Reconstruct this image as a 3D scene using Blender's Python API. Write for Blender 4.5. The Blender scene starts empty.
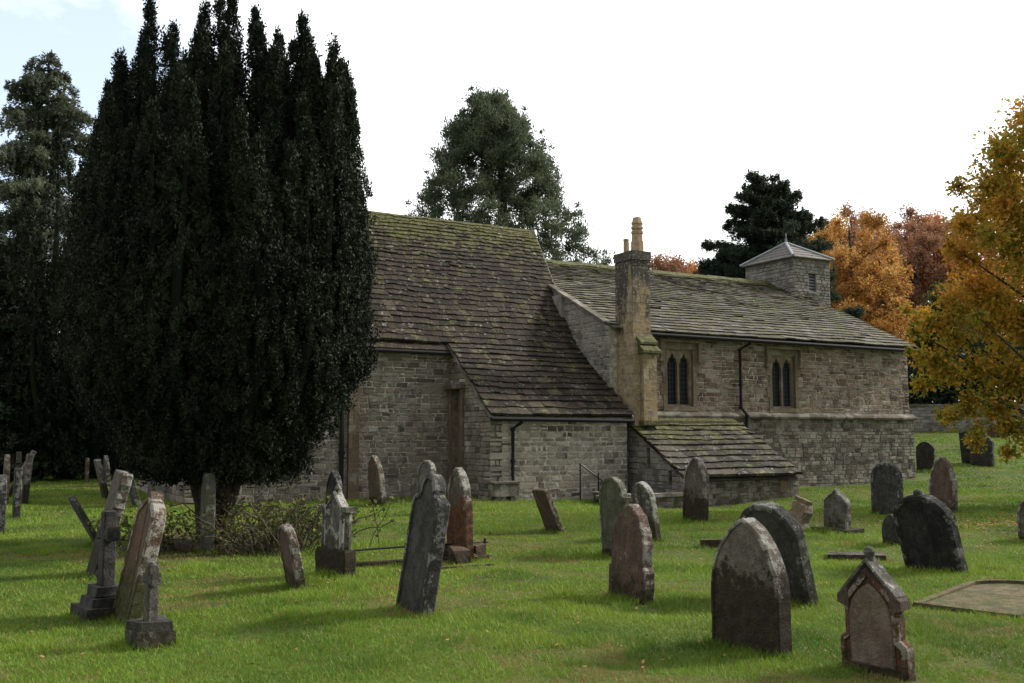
import bpy, bmesh, math, random
import numpy as np
from mathutils import Vector, Matrix, noise as mnoise
random.seed(11); RNG = np.random.default_rng(7)
R = math.radians
C = bpy.context.scene.collection
SC = bpy.context.scene

# ------------------------------------------------------------------ camera
cam = bpy.data.cameras.new('camera'); camo = bpy.data.objects.new('camera', cam); C.objects.link(camo)
camo.location = (0, 0, 1.65); camo.rotation_euler = (R(90) + math.atan(.0935), 0, 0)
cam.sensor_width = 36; cam.lens = 36 * 1000 / 1024; cam.clip_end = 2000; cam.clip_start = .1
SC.camera = camo
# ------------------------------------------------------------------ sky and sun
SUN_DIR = Vector((.80, .34, .62)).normalized()
w = bpy.data.worlds.new('World'); SC.world = w; w.use_nodes = True
nt = w.node_tree; nt.nodes.clear()
def wn(t): return nt.nodes.new(t)
tc = wn('ShaderNodeTexCoord'); sky = wn('ShaderNodeTexSky'); sky.sky_type = 'NISHITA'; sky.sun_disc = False
sky.sun_elevation = math.asin(SUN_DIR.z); sky.sun_rotation = math.atan2(SUN_DIR.x, SUN_DIR.y)
bg1 = wn('ShaderNodeBackground'); bg1.inputs[1].default_value = .15; nt.links.new(sky.outputs[0], bg1.inputs[0])
sep = wn('ShaderNodeSeparateXYZ'); nt.links.new(tc.outputs['Generated'], sep.inputs[0])
mr = wn('ShaderNodeMapRange'); mr.inputs[1].default_value = -.6; mr.inputs[2].default_value = .7
mr.inputs[3].default_value = .40; mr.inputs[4].default_value = 1.3
nt.links.new(sep.outputs[1], mr.inputs[0])
bg2 = wn('ShaderNodeBackground'); bg2.inputs[0].default_value = (.97, .985, 1, 1); nt.links.new(mr.outputs[0], bg2.inputs[1])
nz = wn('ShaderNodeTexNoise'); nz.inputs['Scale'].default_value = 2.6; nz.inputs['Detail'].default_value = 7; nz.inputs['Roughness'].default_value = .55
mp = wn('ShaderNodeMapping'); mp.inputs['Scale'].default_value = (1, 1, 2.2); mp.inputs['Location'].default_value = (.3, .1, .15)
nt.links.new(tc.outputs['Generated'], mp.inputs[0]); nt.links.new(mp.outputs[0], nz.inputs[0])
# clear sky only towards the upper left
dt = wn('ShaderNodeVectorMath'); dt.operation = 'DOT_PRODUCT'; dt.inputs[1].default_value = Vector((-.52, .78, .42)).normalized()
nt.links.new(tc.outputs['Generated'], dt.inputs[0])
m1 = wn('ShaderNodeMapRange'); m1.inputs[1].default_value = .84; m1.inputs[2].default_value = 1.0; m1.inputs[3].default_value = -.25; m1.inputs[4].default_value = .30
nt.links.new(dt.outputs['Value'], m1.inputs[0])
ad = wn('ShaderNodeMath'); ad.operation = 'ADD'; nt.links.new(nz.outputs[0], ad.inputs[0]); nt.links.new(m1.outputs[0], ad.inputs[1])
m2 = wn('ShaderNodeMapRange'); m2.inputs[1].default_value = .46; m2.inputs[2].default_value = .66; m2.inputs[3].default_value = 1; m2.inputs[4].default_value = .25
nt.links.new(ad.outputs[0], m2.inputs[0])
mxs = wn('ShaderNodeMixShader'); nt.links.new(m2.outputs[0], mxs.inputs[0]); nt.links.new(bg1.outputs[0], mxs.inputs[1]); nt.links.new(bg2.outputs[0], mxs.inputs[2])
wo = wn('ShaderNodeOutputWorld'); nt.links.new(mxs.outputs[0], wo.inputs[0])
sl = bpy.data.lights.new('sun', 'SUN'); sl.energy = 3.4; sl.angle = R(10); sl.color = (1, .95, .86)
so = bpy.data.objects.new('sun', sl); C.objects.link(so); so.rotation_euler = SUN_DIR.to_track_quat('Z', 'Y').to_euler()
SC.view_settings.view_transform = 'Standard'; SC.view_settings.look = 'None'
SC.view_settings.exposure = .68; SC.view_settings.gamma = 1

# ------------------------------------------------------------------ material helpers
class M:
    def __init__(s, name, rough=.9, spec=.2):
        s.m = bpy.data.materials.new(name); s.m.use_nodes = True; s.t = s.m.node_tree
        s.b = s.t.nodes['Principled BSDF']; s.b.inputs['Roughness'].default_value = rough
        s.b.inputs['Specular IOR Level'].default_value = spec
        s.tc = s.n('ShaderNodeTexCoord'); s.obj = s.tc.outputs['Object']
        oi = s.n('ShaderNodeObjectInfo'); mu = s.n('ShaderNodeVectorMath'); mu.operation = 'ADD'
        sc = s.n('ShaderNodeMath'); sc.operation = 'MULTIPLY'; sc.inputs[1].default_value = 37.
        s.l(oi.outputs['Random'], sc.inputs[0]); s.l(s.obj, mu.inputs[0]); s.l(sc.outputs[0], mu.inputs[1])
        s.vec = mu.outputs[0]
    def n(s, t): return s.t.nodes.new(t)
    def l(s, a, b): s.t.links.new(a, b)
    def noise(s, scale, det=4, rough=.6, stretch=None):
        v = s.vec
        if stretch:
            m = s.n('ShaderNodeMapping'); m.inputs['Scale'].default_value = stretch; s.l(v, m.inputs[0]); v = m.outputs[0]
        x = s.n('ShaderNodeTexNoise'); x.inputs['Scale'].default_value = scale; x.inputs['Detail'].default_value = det
        x.inputs['Roughness'].default_value = rough; s.l(v, x.inputs[0]); return s.mr(x.outputs[0], .28, .72)
    def island(s): g = s.n('ShaderNodeNewGeometry'); return g.outputs['Random Per Island']
    def ramp(s, f, stops, const=False):
        r = s.n('ShaderNodeValToRGB'); e = r.color_ramp.elements
        if const: r.color_ramp.interpolation = 'CONSTANT'
        while len(e) < len(stops): e.new(.5)
        for i, (p, c) in enumerate(stops):
            e[i].position = p
            if not isinstance(c, tuple): c = (c, c, c)
            e[i].color = (*c, 1)
        s.l(f, r.inputs[0]); return r.outputs[0]
    def mr(s, f, a, b, c=0., d=1.):
        m = s.n('ShaderNodeMapRange'); s.l(f, m.inputs[0])
        for i, v in enumerate((a, b, c, d)): m.inputs[i + 1].default_value = v
        return m.outputs[0]
    def math(s, op, a, b):
        m = s.n('ShaderNodeMath'); m.operation = op
        for i, v in enumerate((a, b)):
            if isinstance(v, (int, float)): m.inputs[i].default_value = v
            else: s.l(v, m.inputs[i])
        return m.outputs[0]
    def mix(s, f, a, b, mode='MIX'):
        m = s.n('ShaderNodeMix'); m.data_type = 'RGBA'; m.blend_type = mode
        for i, v in ((0, f), (6, a), (7, b)):
            if isinstance(v, (int, float)): m.inputs[i].default_value = v
            elif isinstance(v, tuple): m.inputs[i].default_value = (*v, 1)
            else: s.l(v, m.inputs[i])
        return m.outputs[2]
    def z(s):
        x = s.n('ShaderNodeSeparateXYZ'); s.l(s.obj, x.inputs[0]); return x.outputs[2]
    def col(s, c):
        if isinstance(c, tuple): s.b.inputs['Base Color'].default_value = (*c, 1)
        else: s.l(c, s.b.inputs['Base Color'])
    def bump(s, h, dist=.01, strength=.6):
        b = s.n('ShaderNodeBump'); b.inputs['Strength'].default_value = strength; b.inputs['Distance'].default_value = dist
        s.l(h, b.inputs['Height']); s.l(b.outputs[0], s.b.inputs['Normal'])

def stone_mat(name, stops, pale=(.42, .41, .37), palea=.62, dark=(.05, .048, .04), scale=1., moss=0):
    m = M(name)
    c = m.ramp(m.island(), stops)
    c = m.mix(m.mr(m.noise(9 * scale, 6, .7), .3, .9, .0, .5), c, m.mix(.6, c, dark))
    c = m.mix(m.mr(m.noise(2.1 * scale, 4, .6), palea - .1, palea + .12, 0, .55), c, pale)
    c = m.mix(m.mr(m.noise(.7, 4, .65), .5, .9, 0, .6), c, m.mix(.6, c, dark)); c = m.mix(m.mr(m.noise(1.3, 5, .7, (1.6, 1.6, .35)), .6, .85, 0, .5), c, m.mix(.7, c, dark))
    c = m.mix(m.mr(m.noise(24, 4, .8), .74, .84, 0, .5), c, pale)
    if moss: c = m.mix(m.mr(m.noise(3.3, 5, .7), .6 - moss, .8 - moss, 0, .8), c, (.06, .075, .02))
    c = m.mix(1., c, (1.0, .97, .94), 'MULTIPLY'); m.col(c); m.bump(m.noise(22, 6, .75), .03, .9); return m.m
MAT = {}
MAT['chancel'] = stone_mat('chancel_rubble', [(0, (.11, .10, .095)), (.2, (.22, .19, .16)), (.45, (.31, .265, .215)), (.65, (.27, .245, .225)), (.85, (.37, .325, .265)), (.94, (.40, .37, .33)), (1, (.62, .59, .55))])
MAT['lean'] = stone_mat('lean_to_rubble', [(0, (.10, .09, .08)), (.25, (.24, .21, .18)), (.6, (.44, .39, .325)), (1, (.60, .56, .50))], palea=.5)
MAT['nave'] = stone_mat('nave_rubble', [(0, (.10, .072, .058)), (.3, (.22, .16, .125)), (.7, (.32, .24, .185)), (.93, (.38, .32, .26)), (1, (.52, .48, .43))], scale=1.3, palea=.6)
MAT['plinth'] = stone_mat('plinth_rubble', [(0, (.07, .062, .055)), (.4, (.14, .122, .105)), (.8, (.21, .175, .145)), (1, (.32, .30, .27))], palea=.56)
MAT['gable'] = stone_mat('gable_rubble', [(0, (.16, .155, .15)), (.5, (.27, .26, .25)), (1, (.36, .35, .33))], palea=.5)
MAT['tower'] = stone_mat('tower_stone', [(0, (.15, .145, .135)), (.5, (.24, .235, .225)), (1, (.36, .35, .33))], palea=.55)
MAT['dark'] = stone_mat('dark_rubble', [(0, (.06, .055, .05)), (.5, (.12, .11, .095)), (1, (.22, .20, .18))], palea=.66, moss=.05)
MAT['dressed'] = stone_mat('dressed_stone', [(0, (.20, .165, .12)), (1, (.28, .235, .17))], palea=.68)
MAT['brown'] = stone_mat('brown_quoin', [(0, (.17, .13, .095)), (1, (.26, .20, .145))], palea=.72)
MAT['string'] = stone_mat('string_stone', [(0, (.10, .09, .07)), (1, (.20, .18, .15))], palea=.56)
def ashlar():
    m = M('yellow_ashlar')
    c = m.ramp(m.island(), [(0, (.23, .17, .10)), (.35, (.38, .28, .15)), (.7, (.34, .24, .15)), (1, (.42, .34, .22))])
    c = m.mix(m.mr(m.noise(4, 8, .8), .35, .75, 0, .8), c, (.13, .115, .09))
    zz = m.math('ADD', m.z(), m.mr(m.noise(2.4, 4, .6, (1, 1, .35)), .2, .8, -1.1, 1.1))
    c = m.mix(m.mr(zz, 5.0, 6.1, 0, .93), c, (.055, .05, .045))
    c = m.mix(m.mr(m.noise(14, 4, .7), .66, .72, 0, .7), c, (.38, .37, .33))
    m.col(c); m.bump(m.noise(22, 6, .7), .015, .7); return m.m
MAT['ashlar'] = ashlar()
def mortar(name, k):
    m = M(name); c = m.ramp(m.noise(6, 5, .7), [(.3, (.13 * k, .12 * k, .10 * k)), (.6, (.22 * k, .20 * k, .17 * k)), (.8, (.30 * k, .28 * k, .245 * k))]); m.col(c); m.bump(m.noise(40, 4), .01); return m.m
MAT['mortar'] = mortar('mortar', .9); MAT['mortar_pale'] = mortar('pale_mortar', 2.1)
def slate(name, stops, moss, mossz=None, pale=.64, palec=(.40, .38, .33)):
    m = M(name, .85, .25)
    c = m.ramp(m.island(), stops)
    c = m.mix(m.mr(m.noise(5, 5, .7), .3, .7, 0, .5), c, m.mix(.55, c, (.03, .025, .02)))
    c = m.mix(1., c, (.82, .80, .78), 'MULTIPLY'); mo = m.noise(2.6, 6, .72)
    if mossz: mo = m.math('ADD', mo, m.mr(m.z(), mossz[0], mossz[1], 0, mossz[2]))
    c = m.mix(m.mr(mo, moss, moss + .14, 0, .85), c, m.ramp(m.noise(12, 3), [(.2, (.045, .05, .014)), (.8, (.15, .145, .045))]))
    c = m.mix(m.mr(m.noise(5.5, 9, .85), pale - .02, pale + .05, 0, .8), c, palec)
    m.col(c); m.bump(m.noise(26, 5, .7), .02, .9); return m.m
MAT['slate_brown'] = slate('brown_stone_slate', [(0, (.014, .011, .008)), (.4, (.036, .026, .018)), (.85, (.056, .039, .027)), (1, (.10, .082, .06))], .64, (7.0, 8.4, .42), .70)
MAT['slate_grey'] = slate('grey_stone_slate', [(0, (.055, .05, .043)), (.4, (.115, .102, .088)), (.8, (.155, .142, .127)), (1, (.26, .25, .235))], .50, (7.45, 7.75, .7), .72, (.42, .41, .38))
MAT['slate_turret'] = slate('turret_slate', [(0, (.17, .165, .155)), (1, (.25, .24, .23))], .9, None, .7)
MAT['slate_low'] = slate('mossy_stone_slate', [(0, (.022, .018, .014)), (.5, (.05, .042, .034)), (1, (.12, .108, .09))], .60, (1.3, 2.1, .4), .68)
def plain(name, c, rough=.6, spec=.4, n=None, bump=0):
    m = M(name, rough, spec)
    if n: m.col(m.ramp(m.noise(n[0], 5, .7), [(.3, c), (.7, n[1])]))
    else: m.col(c)
    if bump: m.bump(m.noise(30, 5), bump)
    return m.m
MAT['iron'] = plain('black_iron', (.012, .012, .013), .5, .4)
MAT['pipe'] = plain('black_pipe_paint', (.014, .015, .017), .8, .2)
MAT['lead'] = plain('lead_sheet', (.20, .21, .23), .5, .4, (5, (.30, .31, .33)))
MAT['lead_dark'] = plain('dark_opening', (.02, .022, .028), .6, .3)
MAT['pot'] = plain('chimney_pot_clay', (.34, .22, .13), .8, .2, (9, (.42, .34, .24)), .01)
MAT['wood'] = plain('weathered_door_wood', (.19, .14, .085), .8, .2, (7, (.19, .12, .07)), .01)
MAT['bark'] = plain('bark', (.035, .028, .02), .95, .1, (8, (.09, .075, .06)), .03)
MAT['bark_pale'] = plain('pale_bark', (.07, .055, .045), .95, .1, (8, (.15, .13, .11)), .03)
def glassm():
    m = M('leaded_glass', .5, .12)
    b = m.n('ShaderNodeTexBrick'); b.offset = 0; b.inputs['Scale'].default_value = 1
    b.inputs['Brick Width'].default_value = .105; b.inputs['Row Height'].default_value = .14; b.inputs['Mortar Size'].default_value = .009
    b.inputs['Color1'].default_value = (.008, .011, .016, 1); b.inputs['Color2'].default_value = (.014, .016, .02, 1); b.inputs['Mortar'].default_value = (.05, .055, .06, 1)
    mp = m.n('ShaderNodeMapping'); mp.inputs['Rotation'].default_value = (R(90), 0, 0); m.l(m.obj, mp.inputs[0]); m.l(mp.outputs[0], b.inputs[0])
    m.col(b.outputs[0]); m.bump(m.noise(9, 2), .01, .5); return m.m
MAT['glass'] = glassm()

# ------------------------------------------------------------------ mesh helpers
def tag(o, label=None, cat=None, group=None, kind=None):
    if label: o['label'] = label
    if cat: o['category'] = cat
    if group: o['group'] = group
    if kind: o['kind'] = kind
    return o
def empty(name, loc=(0, 0, 0), rz=0, rx=0, ry=0):
    o = bpy.data.objects.new(name, None); C.objects.link(o); o.empty_display_size = .2
    o.rotation_mode = 'XYZ'; o.location = loc; o.rotation_euler = (rx, ry, rz); return o
def link(name, me, mats, parent=None, loc=None):
    o = bpy.data.objects.new(name, me); C.objects.link(o)
    for m in (mats if isinstance(mats, (list, tuple)) else [mats]):
        me.materials.append(MAT[m] if isinstance(m, str) else m)
    if parent: o.parent = parent
    if loc: o.location = loc
    return o
class MB:
    def __init__(s): s.v = []; s.f = []; s.mi = []
    def face(s, pts, mi=0):
        k = len(s.v); s.v += [tuple(p) for p in pts]; s.f.append(tuple(range(k, k + len(pts)))); s.mi.append(mi)
    def add(s, pts, faces, mi=0):
        k = len(s.v); s.v += [tuple(p) for p in pts]
        for f in faces: s.f.append(tuple(k + i for i in f)); s.mi.append(mi)
    def box(s, a, b, mi=0, j=0):
        (x0, y0, z0), (x1, y1, z1) = a, b
        q = lambda: random.uniform(-j, j) if j else 0
        p = [(x + q(), y + q(), z + q()) for z in (z0, z1) for x, y in ((x0, y0), (x1, y0), (x1, y1), (x0, y1))]
        s.add(p, [(3, 2, 1, 0), (4, 5, 6, 7), (0, 1, 5, 4), (1, 2, 6, 5), (2, 3, 7, 6), (3, 0, 4, 7)], mi)
    def tube(s, pts, rad, n=8, mi=0, cap=True):
        pts = [Vector(p) for p in pts]; rad = rad if isinstance(rad, (list, tuple)) else [rad] * len(pts)
        rings = []; k = len(s.v)
        up = Vector((.31, .17, .93))
        for i, p in enumerate(pts):
            d = (pts[min(i + 1, len(pts) - 1)] - pts[max(i - 1, 0)]).normalized()
            a = d.cross(up)
            if a.length < .2: a = d.cross(Vector((1, 0, 0)))
            a.normalize(); b = d.cross(a)
            for q in range(n):
                t = 2 * math.pi * q / n; s.v.append(tuple(p + (a * math.cos(t) + b * math.sin(t)) * rad[i]))
        for i in range(len(pts) - 1):
            for q in range(n):
                s.f.append((k + i * n + q, k + i * n + (q + 1) % n, k + (i + 1) * n + (q + 1) % n, k + (i + 1) * n + q)); s.mi.append(mi)
        if cap:
            s.f.append(tuple(k + q for q in range(n))[::-1]); s.mi.append(mi)
            s.f.append(tuple(k + (len(pts) - 1) * n + q for q in range(n))); s.mi.append(mi)
    def build(s, name, mats, parent=None, loc=None, smooth=False):
        me = bpy.data.meshes.new(name); me.from_pydata(s.v, [], s.f); me.polygons.foreach_set('material_index', s.mi)
        if smooth: me.polygons.foreach_set('use_smooth', [True] * len(s.f))
        me.update(); return link(name, me, mats, parent, loc)
def np_mesh(name, V, nper, mats, parent=None, cols=None):
    """V (N*nper,3) separate polygons of nper verts"""
    n = len(V) // nper; me = bpy.data.meshes.new(name)
    me.vertices.add(len(V)); me.vertices.foreach_set('co', V.astype(np.float32).ravel())
    me.loops.add(len(V)); me.loops.foreach_set('vertex_index', np.arange(len(V), dtype=np.int32))
    me.polygons.add(n); me.polygons.foreach_set('loop_start', (np.arange(n) * nper).astype(np.int32))
    me.polygons.foreach_set('loop_total', np.full(n, nper, np.int32))
    if cols is not None:
        at = me.color_attributes.new('tint', 'FLOAT_COLOR', 'POINT')
        at.data.foreach_set('color', np.concatenate([cols, np.ones((len(cols), 1))], 1).astype(np.float32).ravel())
    me.update(calc_edges=True); return link(name, me, mats, parent)

# ------------------------------------------------------------------ terrain
def sm(a, b, x):
    t = np.clip((x - a) / (b - a), 0, 1); return t * t * (3 - 2 * t)
def vnoise(x, y, sc, seed=0):
    x = np.asarray(x, float) * sc + seed * 17.3; y = np.asarray(y, float) * sc + seed * 9.1
    xi = np.floor(x); yi = np.floor(y); fx = x - xi; fy = y - yi; fx = fx * fx * (3 - 2 * fx); fy = fy * fy * (3 - 2 * fy)
    def h(a, b): q = np.sin(a * 127.1 + b * 311.7 + seed * 5.3) * 43758.5453; return q - np.floor(q)
    return (h(xi, yi) * (1 - fx) + h(xi + 1, yi) * fx) * (1 - fy) + (h(xi, yi + 1) * (1 - fx) + h(xi + 1, yi + 1) * fx) * fy
def gz(X, Y):
    X = np.asarray(X, float); Y = np.asarray(Y, float)
    rise = .062 * np.clip(Y - 30, 0, 60) * sm(11, 17, X)
    b = .10 * (vnoise(X, Y, .35, 1) - .5) + .045 * (vnoise(X, Y, 1.3, 2) - .5) + .02 * (vnoise(X, Y, 3.7, 4) - .5)
    # mown humps beside the graves
    b = b + .10 * np.exp(-(((X + .02) / .42) ** 2 + ((Y - 11.75) / .3) ** 2)) + .12 * np.exp(-(((X - 8.6) / .35) ** 2 + ((Y - 17.4) / .5) ** 2))
    dip = -.27 * np.exp(-(((X - 5.4) / 4.0) ** 2 + ((Y - 25.4) / 3.0) ** 2))
    far = .035 * np.clip(Y - 95, 0, 300)
    return rise + b + dip + far
xs = np.unique(np.concatenate([np.linspace(-320, -40, 15), np.linspace(-40, -14, 40), np.linspace(-14, 14, 190), np.linspace(14, 40, 60), np.linspace(40, 320, 15)]))
ys = np.unique(np.concatenate([np.linspace(-120, 2, 12), np.linspace(2, 22, 150), np.linspace(22, 70, 120), np.linspace(70, 420, 24)]))
GX, GY = np.meshgrid(xs, ys); GZ = gz(GX, GY)
V = np.stack([GX, GY, GZ], -1).reshape(-1, 3); nx = len(xs); ny = len(ys)
idx = np.arange(nx * ny).reshape(ny, nx)
F = np.stack([idx[:-1, :-1], idx[:-1, 1:], idx[1:, 1:], idx[1:, :-1]], -1).reshape(-1, 4)
me = bpy.data.meshes.new('lawn'); me.from_pydata(V.tolist(), [], F.tolist()); me.polygons.foreach_set('use_smooth', [True] * len(F)); me.update()
def lawnm():
    m = M('lawn_ground'); g = m.noise(1.1, 6, .65); f = m.noise(30, 4, .7)
    c = m.ramp(g, [(.2, (.05, .10, .010)), (.5, (.09, .15, .016)), (.8, (.14, .175, .03))])
    c = m.mix(m.mr(m.noise(.8, 5, .7), .66, .80, 0, .7), c, (.11, .085, .035))
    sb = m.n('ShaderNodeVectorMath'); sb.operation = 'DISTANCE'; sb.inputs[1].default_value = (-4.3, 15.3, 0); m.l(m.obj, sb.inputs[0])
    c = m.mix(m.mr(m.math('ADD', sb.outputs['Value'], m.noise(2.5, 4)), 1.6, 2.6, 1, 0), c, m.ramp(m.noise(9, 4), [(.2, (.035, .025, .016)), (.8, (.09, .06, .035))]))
    c = m.mix(m.mr(f, .35, .7, 0, .5), c, (.03, .04, .008))
    m.col(c); m.bump(f, .05, .8); return m.m
MAT['lawn'] = lawnm()
tag(link('lawn', me, 'lawn'), kind='structure')

FEET = []
def grass_blades():
    N = 760000
    u = RNG.random(N); Y = 5.2 * (66 / 5.2) ** (u ** 1.0)
    X = (RNG.random(N) * 2 - 1) * (.62 * Y + .5)
    U = X * .8729 + Y * .4879; Vv = -X * .4879 + Y * .8729
    keep = ~((U > 11.9) & (U < 30.5) & (Vv > 22.6) & (Vv < 36)) & ~((U > 5) & (U < 12.3) & (Vv > 25.1)) & ~((U > 16.6) & (U < 20.7) & (Vv > 20.6))
    keep &= ~(((((X - 4.85) * .72 + (Y - 10.15) * .69) / .84) ** 4 + ((-(X - 4.85) * .69 + (Y - 10.15) * .72) / .47) ** 4) < 1)
    bush = np.exp(-(((X + 4.4) / 1.6) ** 2 + ((Y - 15.4) / 1.6) ** 2))
    keep &= RNG.random(N) > bush * 1.1
    X = X[keep]; Y = Y[keep]
    fx, fy, fs = [], [], []
    for (a, b, hw, ht) in FEET:
        if b > 30: continue
        n = int(9000 / b * (hw + ht)); p = RNG.random(n) * 2 - 1; q = np.sign(RNG.random(n) - .5) * (ht + .01 + np.abs(RNG.normal(0, .045, n))); sw = RNG.random(n) < .25
        lx = np.where(sw, np.sign(p) * (hw + .01 + np.abs(RNG.normal(0, .04, n))), p * (hw + .03)); ly = np.where(sw, (RNG.random(n) * 2 - 1) * ht, q)
        fx.append(a + lx * math.cos(R(-60.8)) - ly * math.sin(R(-60.8))); fy.append(b + lx * math.sin(R(-60.8)) + ly * math.cos(R(-60.8)))
    fx = np.concatenate(fx); fy = np.concatenate(fy); nf = len(fx); X = np.concatenate([X, fx]); Y = np.concatenate([Y, fy])
    foot = np.concatenate([np.zeros(len(X) - nf), np.ones(nf)])
    N = len(X); Z = gz(X, Y)
    tuft = vnoise(X, Y, 2.2, 7) * .6 + vnoise(X, Y, 7, 8) * .4; dry = vnoise(X, Y, .8, 9) * .5 + vnoise(X * .6, Y, 4.5, 10) * .3 + vnoise(X, Y, 12, 19) * .2
    dryf = sm(.585, .65, dry)
    wild = sm(.62, .8, vnoise(X, Y, 1.1, 21)) * .04 * (vnoise(X, Y, 6, 22) > .45)
    Hh = (.012 + .034 * tuft ** 1.6 + .018 * RNG.random(N) + wild + foot * .045 * RNG.random(N)) * (1 + Y * .012) * (1 - .45 * dryf)
    W = .0028 * np.maximum(1, Y / 5.5) ** .95 * (.7 + .6 * RNG.random(N))
    an = RNG.random(N) * 6.283; ln = RNG.normal(0, .55, (N, 2)) * Hh[:, None]
    dx = np.cos(an) * W; dy = np.sin(an) * W
    P = np.zeros((N, 3, 3)); base = np.stack([X, Y, Z - .004], -1)
    P[:, 0] = base; P[:, 0, 0] -= dx; P[:, 0, 1] -= dy; P[:, 1] = base; P[:, 1, 0] += dx; P[:, 1, 1] += dy
    P[:, 2] = base; P[:, 2, 0] += ln[:, 0]; P[:, 2, 1] += ln[:, 1]; P[:, 2, 2] += Hh
    g = np.array([.125, .235, .018]); g2 = np.array([.23, .325, .04]); d1 = np.array([.30, .205, .085]); dk = np.array([.04, .11, .012])
    a = np.clip(vnoise(X, Y, .6, 12) * .7 + RNG.random(N) * .5 - .1, 0, 1)[:, None]
    col = g * (1 - a) + g2 * a
    k = (np.clip(vnoise(X, Y, 1.7, 13) * .6 + vnoise(X, Y, .3, 15) * .5 - .45, 0, 1) * 1.7).clip(0, 1)[:, None]; col = col * (1 - k) + dk * k
    dd = (dryf * (RNG.random(N) < .85) + (RNG.random(N) < .09))[:, None].clip(0, 1) * .85; col = col * (1 - dd) + d1 * dd
    cols = np.repeat(col, 3, 0)
    m = M('grass_blade', .65, .25); at = m.n('ShaderNodeAttribute'); at.attribute_name = 'tint'; m.col(at.outputs['Color'])
    tr = m.n('ShaderNodeBsdfTranslucent'); m.l(at.outputs['Color'], tr.inputs[0]); ms = m.n('ShaderNodeMixShader'); ms.inputs[0].default_value = .3
    out = [x for x in m.t.nodes if x.type == 'OUTPUT_MATERIAL'][0]
    m.l(m.b.outputs[0], ms.inputs[1]); m.l(tr.outputs[0], ms.inputs[2]); m.l(ms.outputs[0], out.inputs[0])
    tag(np_mesh('grass', P.reshape(-1, 3), 3, m.m, None, cols), kind='stuff', label='short green lawn grass with dry patches between the graves', cat='grass')
# ------------------------------------------------------------------ church : local axes u (along), v (away), rotated 29.2 deg
U0, V0 = 17., 24.
AX = math.radians(29.2)
def world(u, v): return (u * math.cos(AX) - v * math.sin(AX), u * math.sin(AX) + v * math.cos(AX))
cx, cy = world(U0, V0)
church = empty('church', (cx, cy, 0), AX)
tag(church, 'old stone parish church with stone slate roofs, tall chimney and small square bell turret', 'church')
def L(u, v, z): return (u - U0, v - V0, z)

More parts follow.
